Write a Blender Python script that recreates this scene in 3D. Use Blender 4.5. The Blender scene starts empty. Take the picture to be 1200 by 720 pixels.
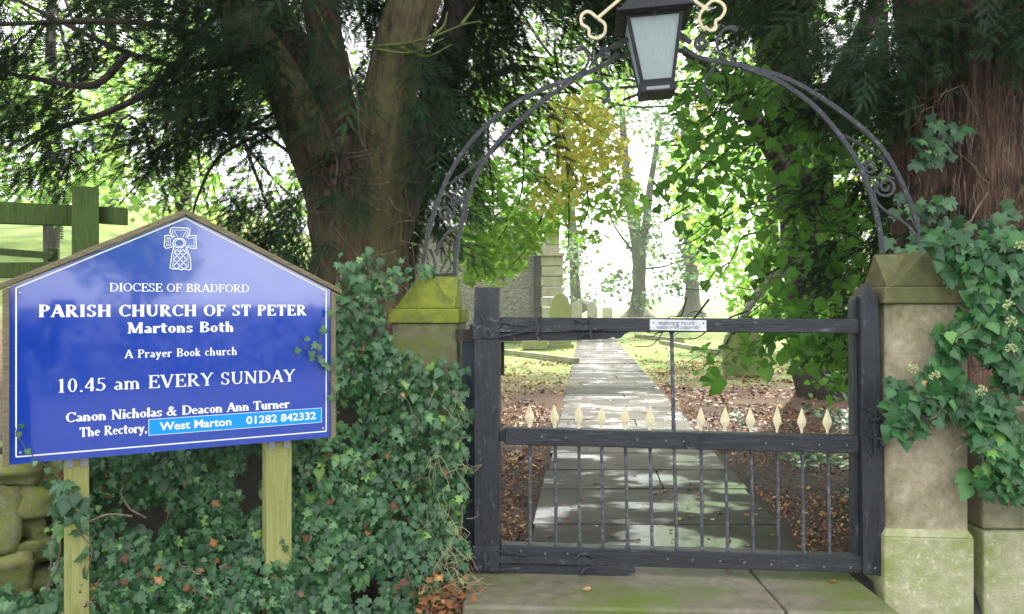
import bpy, bmesh, math, random
import numpy as np
from mathutils import Vector, Matrix
random.seed(7); RNG = np.random.default_rng(11)
R = math.radians; PI = math.pi
S = bpy.context.scene
COL = S.collection
# ---------------------------------------------------------------- camera
F = 906.0; HZ = 358.0; CZ = 1.6              # focal length in photo pixels, horizon row, eye height
cam = bpy.data.objects.new('camera', bpy.data.cameras.new('camera')); COL.objects.link(cam)
cam.location = (0, 0, CZ); cam.rotation_euler = (R(90), 0, 0)
cam.data.sensor_width = 36; cam.data.lens = F / 1200 * 36; cam.data.shift_y = -2 / 1200
cam.data.clip_start = 0.02; cam.data.clip_end = 3000
S.camera = cam
# ---------------------------------------------------------------- sky, sun, exposure
SUN_EL, SUN_AZ = R(46), R(21)               # azimuth measured from +Y (ahead) towards +X
w = bpy.data.worlds.new('World'); S.world = w; w.use_nodes = True
nt = w.node_tree; nt.nodes.clear()
sky = nt.nodes.new('ShaderNodeTexSky'); sky.sky_type = 'NISHITA'; sky.sun_disc = False
sky.sun_elevation = SUN_EL; sky.sun_rotation = SUN_AZ; sky.air_density = 1.0; sky.dust_density = 3.5; sky.ozone_density = 0.7
bg = nt.nodes.new('ShaderNodeBackground'); bg.inputs[1].default_value = 0.15
wo = nt.nodes.new('ShaderNodeOutputWorld')
tcw = nt.nodes.new('ShaderNodeTexCoord'); cl = nt.nodes.new('ShaderNodeTexNoise'); cl.inputs['Scale'].default_value = 1.7; cl.inputs['Detail'].default_value = 7; cl.inputs['Roughness'].default_value = .6
cr = nt.nodes.new('ShaderNodeMapRange'); cr.inputs[1].default_value = .36; cr.inputs[2].default_value = .56; cr.inputs[3].default_value = .35; cr.inputs[4].default_value = .97
cm = nt.nodes.new('ShaderNodeMix'); cm.data_type = 'RGBA'; cm.inputs[7].default_value = (5.6, 5.7, 5.75, 1)   # thin bright cloud over the blue
nt.links.new(tcw.outputs['Generated'], cl.inputs[0]); nt.links.new(cl.outputs[0], cr.inputs[0]); nt.links.new(cr.outputs[0], cm.inputs[0]); nt.links.new(sky.outputs[0], cm.inputs[6])
nt.links.new(cm.outputs[2], bg.inputs[0]); nt.links.new(bg.outputs[0], wo.inputs[0])
sl = bpy.data.lights.new('sun', 'SUN'); sl.energy = 3.4; sl.angle = R(3); sl.color = (1, .95, .86)
so = bpy.data.objects.new('sun', sl); COL.objects.link(so)
sd = Vector((math.sin(SUN_AZ) * math.cos(SUN_EL), math.cos(SUN_AZ) * math.cos(SUN_EL), math.sin(SUN_EL)))
so.rotation_euler = (-sd).to_track_quat('-Z', 'Y').to_euler(); so.location = (0, 0, 30)
S.view_settings.view_transform = 'Standard'; S.view_settings.look = 'None'
S.view_settings.exposure = 1.98; S.view_settings.gamma = 1
S.render.engine = 'CYCLES'
S.cycles.max_bounces = 7; S.cycles.diffuse_bounces = 3; S.cycles.transmission_bounces = 4; S.cycles.glossy_bounces = 3
S.cycles.transparent_max_bounces = 4; S.cycles.volume_bounces = 0; S.cycles.use_denoising = True

# ---------------------------------------------------------------- helpers
def W(px, py, d):
    return Vector(((px - 600) / F * d, d, CZ - (py - HZ) / F * d))
def tag(o, label=None, cat=None, group=None, kind=None):
    if label: o['label'] = label
    if cat: o['category'] = cat
    if group: o['group'] = group
    if kind: o['kind'] = kind
    return o
def empty(name, loc, rz=0, label=None, cat=None, group=None):
    o = bpy.data.objects.new(name, None); COL.objects.link(o)
    o.location = loc; o.rotation_euler = (0, 0, rz); o.empty_display_size = .1
    return tag(o, label, cat, group)
def link(name, me, mat=None, parent=None, smooth=False):
    if mat is not None and not me.materials: me.materials.append(mat)
    if smooth: me.polygons.foreach_set('use_smooth', [True] * len(me.polygons))
    o = bpy.data.objects.new(name, me); COL.objects.link(o)
    if parent: o.parent = parent
    return o
class MB:
    def __init__(s): s.v = []; s.f = []
    def add(s, vs, fs):
        n = len(s.v); s.v += [tuple(v) for v in vs]; s.f += [tuple(i + n for i in f) for f in fs]
    def box(s, x0, x1, y0, y1, z0, z1):
        s.add([(x0,y0,z0),(x1,y0,z0),(x1,y1,z0),(x0,y1,z0),(x0,y0,z1),(x1,y0,z1),(x1,y1,z1),(x0,y1,z1)],
              [(0,3,2,1),(4,5,6,7),(0,1,5,4),(1,2,6,5),(2,3,7,6),(3,0,4,7)])
    def prism(s, poly, y0, y1):                 # polygon in X,Z extruded along Y
        a = sum(poly[i][0]*poly[(i+1)%len(poly)][1]-poly[(i+1)%len(poly)][0]*poly[i][1] for i in range(len(poly)))
        if a < 0: poly = poly[::-1]
        n = len(poly)
        s.add([(x,y0,z) for x,z in poly]+[(x,y1,z) for x,z in poly],
              [tuple(range(n)), tuple(range(2*n-1, n-1, -1))]+[((i+1)%n, i, n+i, n+(i+1)%n) for i in range(n)])
    def tube(s, pts, rad, sides=6, flat=1.0, cap=True, nz=None):
        pts = [Vector(p) for p in pts]; n = len(pts)
        if not hasattr(rad, '__len__'): rad = [rad]*n
        rings = []; up = None
        for i in range(n):
            t = (pts[min(i+1,n-1)]-pts[max(i-1,0)])
            t = t.normalized() if t.length > 1e-9 else Vector((0,0,1))
            if nz is not None: a = Vector(nz)
            elif up is None: a = Vector((0,1,0)) if abs(t.y) < .8 else Vector((1,0,0))
            else: a = up
            a = (a - t*a.dot(t)).normalized(); b = t.cross(a); up = a
            rings.append([pts[i]+(a*math.cos(2*PI*k/sides+PI/sides)*flat+b*math.sin(2*PI*k/sides+PI/sides))*rad[i] for k in range(sides)])
        vs = [p for r in rings for p in r]; fs = []
        for i in range(n-1):
            for k in range(sides):
                k2 = (k+1)%sides; fs.append((i*sides+k, i*sides+k2, (i+1)*sides+k2, (i+1)*sides+k))
        if cap: fs += [tuple(range(sides-1,-1,-1)), tuple((n-1)*sides+k for k in range(sides))]
        s.add(vs, fs)
    def ball(s, c, r, seg=8, rings=4, sy=1.0):
        vs = []; fs = []
        for i in range(rings+1):
            th = PI*i/rings
            for k in range(seg):
                ph = 2*PI*k/seg; vs.append((c[0]+r*math.sin(th)*math.cos(ph), c[1]+r*sy*math.sin(th)*math.sin(ph), c[2]+r*math.cos(th)))
        for i in range(rings):
            for k in range(seg): fs.append((i*seg+k,(i+1)*seg+k,(i+1)*seg+(k+1)%seg,i*seg+(k+1)%seg))
        s.add(vs, fs)
    def mesh(s, name):
        me = bpy.data.meshes.new(name); me.from_pydata(s.v, [], s.f); me.validate(); me.update(); return me
    def build(s, name, mat, parent=None, smooth=False, bevel=0, fix=True):
        me = s.mesh(name)
        if fix:
            bm = bmesh.new(); bm.from_mesh(me); bmesh.ops.recalc_face_normals(bm, faces=bm.faces); bm.to_mesh(me); bm.free()
        o = link(name, me, mat, parent, smooth)
        if bevel:
            b = o.modifiers.new('bevel', 'BEVEL'); b.width = bevel; b.segments = 2; b.limit_method = 'ANGLE'; b.harden_normals = False
        return o
def fast_mesh(name, V, T, rnd=None, mat=None, per=3):
    me = bpy.data.meshes.new(name); n = len(T)
    me.vertices.add(len(V)); me.vertices.foreach_set('co', np.asarray(V, np.float32).ravel())
    me.loops.add(n*per); me.loops.foreach_set('vertex_index', np.asarray(T, np.int32).ravel())
    me.polygons.add(n); me.polygons.foreach_set('loop_start', np.arange(0, n*per, per, dtype=np.int32))
    if rnd is not None:
        a = me.attributes.new('rnd', 'FLOAT', 'POINT'); a.data.foreach_set('value', np.asarray(rnd, np.float32))
    me.update(calc_edges=True)
    if mat is not None: me.materials.append(mat)
    return me
def bez(pts, n=8):                              # Catmull-Rom through points
    P = [np.array(p, float) for p in pts]; P = [2*P[0]-P[1]]+P+[2*P[-1]-P[-2]]; out = []
    for i in range(1, len(P)-2):
        for k in range(n):
            t = k/n; a,b,c,d = P[i-1],P[i],P[i+1],P[i+2]
            out.append(.5*((2*b)+(c-a)*t+(2*a-5*b+4*c-d)*t*t+(3*b-a-3*c+d)*t**3))
    out.append(P[-2]); return out
_H = RNG.random(4096)
def hsh(ix, iy, iz): return _H[(ix*73856093 ^ iy*19349663 ^ iz*83492791) & 4095]
def vnoise(P, sc=1.0):
    P = np.asarray(P, float)*sc + 1000.3; i = np.floor(P).astype(np.int64); f = P-i; f = f*f*(3-2*f); r = 0
    for dx in (0,1):
        for dy in (0,1):
            for dz in (0,1):
                wgt = (f[...,0] if dx else 1-f[...,0])*(f[...,1] if dy else 1-f[...,1])*(f[...,2] if dz else 1-f[...,2])
                r = r+wgt*hsh(i[...,0]+dx, i[...,1]+dy, i[...,2]+dz)
    return r
def in_poly(x, y, poly):
    ins = np.zeros(len(x), bool); n = len(poly)
    for i in range(n):
        x0,y0 = poly[i]; x1,y1 = poly[(i+1)%n]
        c = ((y0 > y) != (y1 > y)); xi = (x1-x0)*(y-y0)/((y1-y0) if y1 != y0 else 1e-9)+x0
        ins ^= c & (x < xi)
    return ins

# ---------------------------------------------------------------- materials
def M(name, base=(.5,.5,.5), rough=.6, metal=0, spec=.5):
    m = bpy.data.materials.new(name); m.use_nodes = True; p = m.node_tree.nodes['Principled BSDF']
    p.inputs['Base Color'].default_value = (*base, 1); p.inputs['Roughness'].default_value = rough
    p.inputs['Metallic'].default_value = metal; p.inputs['Specular IOR Level'].default_value = spec
    return m, m.node_tree, p
def N(nt, t, **kw):
    n = nt.nodes.new('ShaderNode'+t)
    for k, v in kw.items():
        if k in n.inputs: n.inputs[k].default_value = v
        else: setattr(n, k, v)
    return n
def noise(nt, scale, detail=4, rough=.6, coord='Object', stretch=None, dist=0):
    tc = N(nt, 'TexCoord'); n = N(nt, 'TexNoise'); n.inputs['Scale'].default_value = scale
    n.inputs['Detail'].default_value = detail; n.inputs['Roughness'].default_value = rough; n.inputs['Distortion'].default_value = dist
    if stretch:
        mp = N(nt, 'Mapping'); mp.inputs['Scale'].default_value = stretch
        nt.links.new(tc.outputs[coord], mp.inputs[0]); nt.links.new(mp.outputs[0], n.inputs[0])
    else: nt.links.new(tc.outputs[coord], n.inputs[0])
    return n.outputs[0]
def ramp(nt, src, stops, interp='LINEAR'):
    r = N(nt, 'ValToRGB'); e = r.color_ramp; e.interpolation = interp
    while len(e.elements) > 1: e.elements.remove(e.elements[-1])
    e.elements[0].position = stops[0][0]; c = stops[0][1]; e.elements[0].color = (*c, 1) if len(c) == 3 else c
    for p, c in stops[1:]:
        x = e.elements.new(p); x.color = (*c, 1) if len(c) == 3 else c
    nt.links.new(src, r.inputs[0]); return r.outputs[0]
def mix(nt, fac, a, b):
    m = N(nt, 'Mix', data_type='RGBA')
    for s_, k in ((fac, 0), (a, 6), (b, 7)):
        if isinstance(s_, (int, float)): m.inputs[k].default_value = s_
        elif isinstance(s_, tuple): m.inputs[k].default_value = (*s_, 1)
        else: nt.links.new(s_, m.inputs[k])
    return m.outputs[2]
def g(v): return (v, v, v)
def bump(nt, p, src, strength=.3, dist=.01):
    b = N(nt, 'Bump'); b.inputs['Strength'].default_value = strength; b.inputs['Distance'].default_value = dist
    nt.links.new(src, b.inputs['Height']); nt.links.new(b.outputs[0], p.inputs['Normal'])
def leafmat(name, stops, rough=.4, trans=.45, tcol=(1.0,1.08,.45), spec=.4, tmul=1.0):
    m, nt, p = M(name, rough=rough, spec=spec)
    a = N(nt, 'Attribute'); a.attribute_name = 'rnd'
    col = ramp(nt, a.outputs['Fac'], stops)
    nt.links.new(col, p.inputs['Base Color'])
    if trans > 0:
        tr = N(nt, 'BsdfTranslucent'); c2 = mix(nt, 1.0, col, tcol); c2.node.blend_type = 'MULTIPLY'
        hs = N(nt, 'HueSaturation'); hs.inputs['Value'].default_value = 1.9*tmul; hs.inputs['Saturation'].default_value = .88
        nt.links.new(c2, hs.inputs['Color']); nt.links.new(hs.outputs[0], tr.inputs[0])
        mx = N(nt, 'MixShader'); mx.inputs[0].default_value = trans
        nt.links.new(p.outputs[0], mx.inputs[1]); nt.links.new(tr.outputs[0], mx.inputs[2])
        nt.links.new(mx.outputs[0], nt.nodes['Material Output'].inputs[0])
    return m
IVY = leafmat('ivy_leaf', [(0,(.018,.055,.022)),(.4,(.042,.12,.045)),(.7,(.09,.20,.075)),(.9,(.16,.30,.11)),(1,(.24,.42,.09))], .37, .25, spec=.45)
IVYR = leafmat('large_ivy_leaf', [(0,(.016,.065,.02)),(.5,(.045,.15,.045)),(.85,(.10,.25,.07)),(1,(.17,.38,.07))], .33, .3, spec=.42)
YEW = leafmat('yew_needle', [(0,(.005,.013,.003)),(.6,(.013,.034,.008)),(1,(.04,.075,.016))], .6, .3, spec=.12)
YEW2 = leafmat('yew_needle_blue', [(0,(.008,.024,.008)),(.6,(.018,.052,.017)),(1,(.045,.1,.032))], .6, .25, spec=.2)
LIME = leafmat('lime_leaf', [(0,(.04,.11,.015)),(.6,(.075,.19,.02)),(1,(.12,.26,.03))], .4, .6, tmul=1.5)
MAPL = leafmat('maple_leaf', [(0,(.08,.17,.02)),(.6,(.13,.25,.03)),(.85,(.2,.29,.04)),(1,(.36,.34,.05))], .45, .6, tmul=1.45)
YELL = leafmat('yellow_leaf', [(0,(.32,.36,.06)),(.5,(.55,.5,.13)),(1,(.72,.62,.2))], .5, .5, tcol=(1,1,.5), tmul=1.1)
HEDG = leafmat('hedge_leaf', [(0,(.07,.14,.035)),(.6,(.14,.24,.06)),(.9,(.22,.28,.08)),(1,(.3,.25,.12))], .5, .6, tmul=1.5)
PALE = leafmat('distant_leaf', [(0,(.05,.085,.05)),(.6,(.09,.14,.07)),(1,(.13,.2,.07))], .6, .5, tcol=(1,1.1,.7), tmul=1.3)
DEAD = leafmat('fallen_leaf', [(0,(.03,.016,.01)),(.4,(.11,.045,.018)),(.7,(.27,.11,.04)),(.93,(.42,.2,.07)),(1,(.55,.42,.15))], .55, .1, tcol=(1,.8,.5))
GRAS = leafmat('grass_blade', [(0,(.06,.11,.02)),(.6,(.11,.19,.03)),(1,(.25,.3,.08))], .5, .4)
def barkmat(name, c0, c1, c2, moss=(.09,.11,.02), mo=.5, stretch=(9,9,1.6)):
    m, nt, p = M(name, rough=.85)
    n1 = noise(nt, 3.2, 7, .7, stretch=stretch); c = ramp(nt, n1, [(.3,c0),(.5,c1),(.7,c2)])
    n2 = noise(nt, 1.3, 5, .7); f = ramp(nt, n2, [(mo-.06,g(0)),(mo+.08,g(.85))])
    n5 = noise(nt, 22, 6, .7, stretch=(1,1,.3)); f5 = ramp(nt, n5, [(.35,g(.25)),(.6,g(1))]); mm = N(nt, 'Math', operation='MULTIPLY'); nt.links.new(f, mm.inputs[0]); nt.links.new(f5, mm.inputs[1])
    c = mix(nt, ramp(nt, n5, [(.36,g(.75)),(.5,g(0))]), c, c0)
    nt.links.new(mix(nt, mm.outputs[0], c, moss), p.inputs['Base Color']); bump(nt, p, n5, 1.0, .03); return m
YBARK = barkmat('yew_bark', (.022,.012,.008), (.085,.046,.028), (.21,.13,.08), (.10,.10,.03), .5)
YBARK2 = barkmat('shaggy_yew_bark', (.03,.016,.01), (.12,.065,.04), (.30,.18,.11), (.05,.06,.02), .66, (16,16,1.2))
MBARK = barkmat('mossy_limb_bark', (.028,.02,.01), (.085,.062,.03), (.17,.125,.065), (.125,.125,.035), .47)
DBARK = barkmat('dark_bark', (.02,.015,.012), (.05,.04,.03), (.09,.075,.06), (.05,.07,.02), .6)
TWIG = barkmat('dry_twig', (.08,.055,.035), (.17,.125,.08), (.27,.21,.15), mo=.8)
DTWIG = barkmat('dark_twig', (.02,.015,.01), (.05,.035,.025), (.09,.07,.05), mo=.8)
def stonemat(name, c0, c1, moss, mo=.5, ms=2.5, scale=18, lichen=None, rough=.85, band=None):
    m, nt, p = M(name, rough=rough)
    n1 = noise(nt, scale, 8, .65); c = ramp(nt, n1, [(.3,c0),(.65,c1)])
    n2 = noise(nt, ms, 6, .7); f = ramp(nt, n2, [(mo-.1,g(0)),(mo+.12,g(1))])
    if band:                                      # algae grows where rain runs, above and below given heights
        tc = N(nt, 'TexCoord'); sx = N(nt, 'SeparateXYZ'); nt.links.new(tc.outputs['Object'], sx.inputs[0])
        ad = N(nt, 'Math', operation='MULTIPLY_ADD'); nt.links.new(n2, ad.inputs[0]); ad.inputs[1].default_value = .5; nt.links.new(sx.outputs[2], ad.inputs[2])
        f = ramp(nt, ad.outputs[0], [(a, g(b)) for a, b in band])
    c = mix(nt, f, c, moss)
    if lichen:
        v = noise(nt, 30, 6, .75); f2 = ramp(nt, v, [(lichen[1],g(0)),(lichen[1]+.04,g(.75))]); c = mix(nt, f2, c, lichen[0])
    nt.links.new(c, p.inputs['Base Color']); n3 = noise(nt, scale*3, 8, .7); bump(nt, p, n3, .8, .008); return m
CAPL = stonemat('mossy_capstone', (.13,.16,.015), (.27,.31,.03), (.10,.11,.03), .55, 7, 12)
CAPR = stonemat('algae_capstone', (.075,.08,.025), (.14,.135,.05), (.2,.17,.08), .63, 7, 14)
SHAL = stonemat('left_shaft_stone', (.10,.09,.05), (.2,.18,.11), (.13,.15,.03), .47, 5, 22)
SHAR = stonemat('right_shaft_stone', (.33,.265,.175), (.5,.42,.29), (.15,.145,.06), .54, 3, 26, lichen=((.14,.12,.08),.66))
PLIN = stonemat('lichened_plinth_stone', (.36,.34,.2), (.5,.48,.3), (.26,.30,.09), .5, 4, 30, lichen=((.62,.62,.45),.6))
BLOK = stonemat('wall_block_stone', (.24,.22,.13), (.38,.35,.22), (.13,.15,.04), .52, 4, 24)
STEP = stonemat('step_stone', (.12,.10,.075), (.23,.195,.15), (.12,.155,.025), .5, 1.7, 14, rough=.55)
BOUL = stonemat('mossy_walling_stone', (.12,.11,.06), (.30,.29,.16), (.20,.23,.035), .47, 3, 7)
GRAVE = stonemat('lichened_headstone', (.16,.15,.1), (.3,.29,.2), (.24,.25,.08), .45, 3, 8)
GRAVEP = stonemat('pale_headstone', (.34,.33,.27), (.5,.49,.4), (.28,.3,.15), .6, 3, 8)
GRAVEG = stonemat('green_headstone', (.07,.1,.025), (.12,.16,.04), (.16,.2,.05), .5, 3, 8)
KERBS = stonemat('grave_kerb_stone', (.22,.2,.14), (.34,.3,.22), (.18,.2,.08), .5, 3, 8)
def flagmat():
    m, nt, p = M('wet_flagstone', rough=.4)
    n1 = noise(nt, 6, 8, .65); c = ramp(nt, n1, [(.3,(.022,.02,.015)),(.7,(.058,.052,.038))])
    n2 = noise(nt, 1.1, 4, .6, coord='Object', stretch=(1,.9,1)); f = ramp(nt, n2, [(.5,g(0)),(.66,g(.6))])
    c = mix(nt, f, c, (.036,.038,.018)); sp = noise(nt, 45, 5, .7); c = mix(nt, ramp(nt, sp, [(.64,g(0)),(.68,g(.8))]), c, (.04,.025,.015))
    nt.links.new(c, p.inputs['Base Color'])
    n3 = noise(nt, 1.9, 3, .55, stretch=(1,1.4,1)); r = ramp(nt, n3, [(.50,g(.6)),(.57,g(.34)),(.62,g(.18))]); nt.links.new(r, p.inputs['Roughness']); nt.links.new(ramp(nt, n3, [(.53,g(.10)),(.62,g(.9))]), p.inputs['Specular IOR Level'])
    bump(nt, p, noise(nt, 25, 6, .6), .12, .004); return m
FLAG = flagmat()
def paintmat(name, c0, c1, wear_glint, wf=.66, rough=.42, st=(9,9,1.3)):  # pale worn tint; on the gate it also paints whitish highlights
    m, nt, p = M(name, rough=rough)
    n1 = noise(nt, 4, 7, .7, stretch=st); c = ramp(nt, n1, [(.3,c0),(.7,c1)])
    n2 = noise(nt, 26, 9, .8, stretch=tuple(.25+v/max(st) for v in st)); c = mix(nt, ramp(nt, n2, [(wf-.03,g(0)),(wf+.03,g(.55))]), c, wear_glint)
    nt.links.new(c, p.inputs['Base Color']); nt.links.new(ramp(nt, n2, [(.35,g(rough-.12)),(.65,g(rough+.2))]), p.inputs['Roughness'])
    n3 = noise(nt, 6, 10, .8, stretch=st); bump(nt, p, n3, 1.0, .009); return m
GATE = paintmat('black_gate_paint', (.010,.011,.014), (.034,.036,.044), (.2,.2,.21), .61, .36)  # more worn paint than usual, partly to paint in whitish highlights
RAIL = paintmat('black_rail_paint', (.010,.011,.014), (.036,.038,.047), (.2,.2,.21), .61, .36, st=(1.3,9,9))  # same worn tint doubling as painted highlights along the rails
IRON = paintmat('wrought_iron_paint', (.012,.013,.017), (.042,.046,.056), (.25,.25,.26), .59, .36, (10,10,10))
BARM = paintmat('railing_iron_paint', (.035,.04,.05), (.11,.115,.13), (.32,.31,.3), .55, .4, (10,10,10))
LANT = paintmat('lantern_black_paint', (.005,.005,.006), (.012,.013,.016), (.06,.06,.065), .72, .5)
CREAM = paintmat('cream_paint', (.68,.58,.34), (.84,.74,.48), (.4,.3,.2), .68, .5, (6,6,6))
SLATE = paintmat('blue_painted_post', (.02,.03,.045), (.035,.05,.07), (.1,.1,.1), .7)
FRAM = paintmat('weathered_frame_wood', (.14,.11,.06), (.30,.25,.15), (.12,.14,.04), .58, .75, (3,30,30))
SPOST = paintmat('algae_sign_post', (.26,.27,.07), (.42,.42,.15), (.5,.48,.3), .6, .75, (30,30,2))
FENC = paintmat('algae_fence_wood', (.03,.06,.008), (.075,.125,.015), (.02,.03,.008), .6, .8, (25,25,2))
m_, nt_, p_ = M('blue_enamel', (.005,.045,.45), .09, spec=.8); BLUE = m_
nn = noise(nt_, 5, 5, .6); nt_.links.new(ramp(nt_, nn, [(.4,g(.06)),(.75,g(.16))]), p_.inputs['Roughness'])
n4 = noise(nt_, 3, 2, .5); bump(nt_, p_, n4, .06, .01)
gr_ = noise(nt_, 5, 7, .75, stretch=(9,1,.5)); nt_.links.new(mix(nt_, ramp(nt_, gr_, [(.45,g(0)),(.75,g(.5))]), (.004,.042,.37), (.035,.07,.24)), p_.inputs['Base Color']); p_.inputs['Coat Weight'].default_value = 1; p_.inputs['Coat Roughness'].default_value = .04; p_.inputs['Coat IOR'].default_value = 1.75
WHITE = M('white_lettering', (.78,.79,.80), .4)[0]
CYAN = M('cyan_sticker', (.0,.27,.72), .3)[0]
SCREW = M('screw_steel', (.35,.36,.4), .35, .6)[0]
PLAQ, nt_, p_ = M('worn_plaque', (.6,.61,.63), .4)
nt_.links.new(ramp(nt_, noise(nt_, 30, 6, .7), [(.3,(.42,.43,.47)),(.7,(.72,.72,.73))]), p_.inputs['Base Color'])
INK = M('faded_lettering', (.12,.12,.13), .6)[0]
GLASS, nt_, p_ = M('frosted_lantern_glass', (.55,.62,.63), .25)
st_ = noise(nt_, 5, 6, .7, stretch=(30,30,1.2)); nt_.links.new(ramp(nt_, st_, [(.3,(.45,.52,.52)),(.7,(.85,.9,.88))]), p_.inputs['Base Color'])
tr_ = N(nt_, 'BsdfTranslucent'); tr_.inputs[0].default_value = (.8,.88,.88,1); mx_ = N(nt_, 'MixShader'); mx_.inputs[0].default_value = .65
nt_.links.new(p_.outputs[0], mx_.inputs[1]); nt_.links.new(tr_.outputs[0], mx_.inputs[2]); nt_.links.new(mx_.outputs[0], nt_.nodes['Material Output'].inputs[0])

# ---------------------------------------------------------------- ground
GH = .37                                        # churchyard level behind the gate
STZ = .39                                       # top of step and path
def wall_y(x): return 3.62-.13*(x+.1) if x > -.3 else 3.66+.5*(x+.3)
def terr(x, y):
    base = GH if y > (3.45 if x < 0 else 3.4) else 0.0
    if y <= 3.45: return base
    h = base
    if x < -1.5 and y > 5: h += min(1, (y-5)/25)*min(1, (-1.5-x)/10)*5.2
    if y > 30: h += .55*math.exp(-((x-6)/9)**2)*min(1,(y-30)/12) if y < 70 else .55*math.exp(-((x-6)/9)**2)*math.exp(-(y-70)/20)
    if x > 7: h += min(2.5, (x-7)*.09)*min(1, y/20)
    return h
xs = sorted(set([round(v,3) for v in list(np.arange(-12,12.01,.5))+[s*12*1.28**k for k in range(1,18) for s in (-1,1)]]))
ys = sorted(set([round(v,3) for v in list(np.arange(-4,3.4,.6))+[3.44,3.46]+list(np.arange(3.6,14,.4))+[14*1.13**k for k in range(0,38)]+[-6,-10,-20,-50,-120,-300,-800]]))
mb = MB(); V = []
for y in ys:
    for x in xs: V.append((x, y, terr(x, y)+ (.02*math.sin(x*2.1+y*1.3)*math.sin(y*.9) if y > 5 else 0)))
nx = len(xs); mb.add(V, [(j*nx+i, j*nx+i+1, (j+1)*nx+i+1, (j+1)*nx+i) for j in range(len(ys)-1) for i in range(nx-1)])
m, nt, p = M('ground_soil_and_grass', rough=.95)
geo = N(nt, 'NewGeometry'); sx = N(nt, 'SeparateXYZ'); nt.links.new(geo.outputs['Position'], sx.inputs[0])
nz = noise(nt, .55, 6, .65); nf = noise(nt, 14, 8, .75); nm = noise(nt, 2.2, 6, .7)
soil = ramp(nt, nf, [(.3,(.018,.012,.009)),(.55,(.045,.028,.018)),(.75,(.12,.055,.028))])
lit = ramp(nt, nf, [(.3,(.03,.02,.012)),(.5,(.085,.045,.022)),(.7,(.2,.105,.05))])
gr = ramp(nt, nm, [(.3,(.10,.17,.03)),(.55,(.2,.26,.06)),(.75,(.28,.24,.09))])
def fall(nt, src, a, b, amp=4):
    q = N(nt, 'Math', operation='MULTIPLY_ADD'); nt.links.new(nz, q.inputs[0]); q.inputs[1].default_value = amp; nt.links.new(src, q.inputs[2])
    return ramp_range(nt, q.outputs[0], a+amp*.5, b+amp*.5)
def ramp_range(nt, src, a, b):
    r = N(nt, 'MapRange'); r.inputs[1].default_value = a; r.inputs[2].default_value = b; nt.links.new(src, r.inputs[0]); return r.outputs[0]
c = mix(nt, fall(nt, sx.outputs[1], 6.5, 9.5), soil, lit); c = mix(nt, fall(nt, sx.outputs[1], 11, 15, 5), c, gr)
c = mix(nt, ramp_range(nt, sx.outputs[1], 3.445, 3.45), ramp(nt, nf, [(.3,g(.04)),(.7,g(.07))]), c)
nt.links.new(c, p.inputs['Base Color']); bump(nt, p, nf, .8, .03)
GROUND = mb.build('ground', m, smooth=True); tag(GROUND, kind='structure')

# ---------------------------------------------------------------- scattering of leaves
def frames(n, normal, jit, up=None, roll=PI):
    """n frames whose Z is near normal (n x 3 or 3) and whose Y is near up"""
    nrm = np.broadcast_to(np.asarray(normal, float), (n,3))+RNG.normal(0, jit, (n,3)); nrm /= np.linalg.norm(nrm, axis=1)[:,None]+1e-9
    if up is None: u = RNG.normal(0, 1, (n,3))
    else: u = np.broadcast_to(np.asarray(up, float), (n,3))+RNG.normal(0, roll, (n,3))
    u = u-nrm*np.sum(u*nrm, 1)[:,None]; u /= np.linalg.norm(u, axis=1)[:,None]+1e-9
    r = np.cross(u, nrm); return np.stack([r, u, nrm], 2)     # columns
def tmpl_fan(outline, centre, zc, zo):
    P = [(*centre, zc)]+[(x, y, z) for (x, y), z in zip(outline, zo)]; n = len(outline)
    return np.array(P), np.array([(0, 1+(i+1)%n, 1+i) for i in range(n)][::-1])
def mirror(half):                                # half: (x<=0,y,z) from base to tip
    L = [((x, y), z) for x, y, z in half]; Rr = [((-x, y), z) for x, y, z in half[::-1] if x != 0]
    A = L+Rr; return [a for a, _ in A], [z for _, z in A]
o_, z_ = mirror([(0,0,0),(-.22,-.14,-.03),(-.52,.1,-.08),(-.3,.3,-.01),(-.46,.62,-.09),(-.16,.62,0),(0,1,-.08)]); T_IVY = tmpl_fan(o_, (0,.33), .03, z_)
o_, z_ = mirror([(0,.03,0),(-.26,-.08,.05),(-.5,.22,.12),(-.42,.6,.1),(-.18,.85,.03),(0,1.12,-.08)]); T_LIME = tmpl_fan(o_, (0,.4), -.02, z_)
o_, z_ = mirror([(0,0,0),(-.3,-.02,.03),(-.24,.2,.0),(-.55,.45,.04),(-.25,.55,.0),(-.15,.8,.03),(0,1.05,-.05)]); T_MAPLE = tmpl_fan(o_, (0,.35), 0, z_)
o_, z_ = mirror([(0,0,0),(-.2,-.08,-.02),(-.46,.18,-.07),(-.36,.45,-.01),(-.2,.72,0),(0,1.02,-.1)]); T_IVY2 = tmpl_fan(o_, (0,.36), .04, z_)
T_DIA = (np.array([(0,0,0),(-.4,.5,.1),(0,1,0),(.4,.5,.1)], float), np.array([(0,2,1),(0,3,2)]))
def mk_spray(n=13, L=1.0, nl=.17, nw=.062):
    V = []; T = []
    V += [(-.008,0,0),(.008,0,0),(.003,L,-.12)]; T.append((0,1,2))
    for i in range(n):
        y = .05+.92*i/n; l = nl*(1-.45*(i/n)**2); zz = -.12*(y/L)**2
        for s in (-1,1):
            k = len(V); V += [(0,y,zz),(0,y+nw,zz),(s*l,y+l*.55,zz-.02*((i%3)-1))]; T.append((k,k+1,k+2) if s > 0 else (k,k+2,k+1))
    k = len(V); V += [(-.015,L*.97,-.11),(.015,L*.97,-.11),(0,L+nl*.8,-.14)]; T.append((k,k+1,k+2))
    return np.array(V), np.array(T)
T_YEW = mk_spray()
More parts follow.
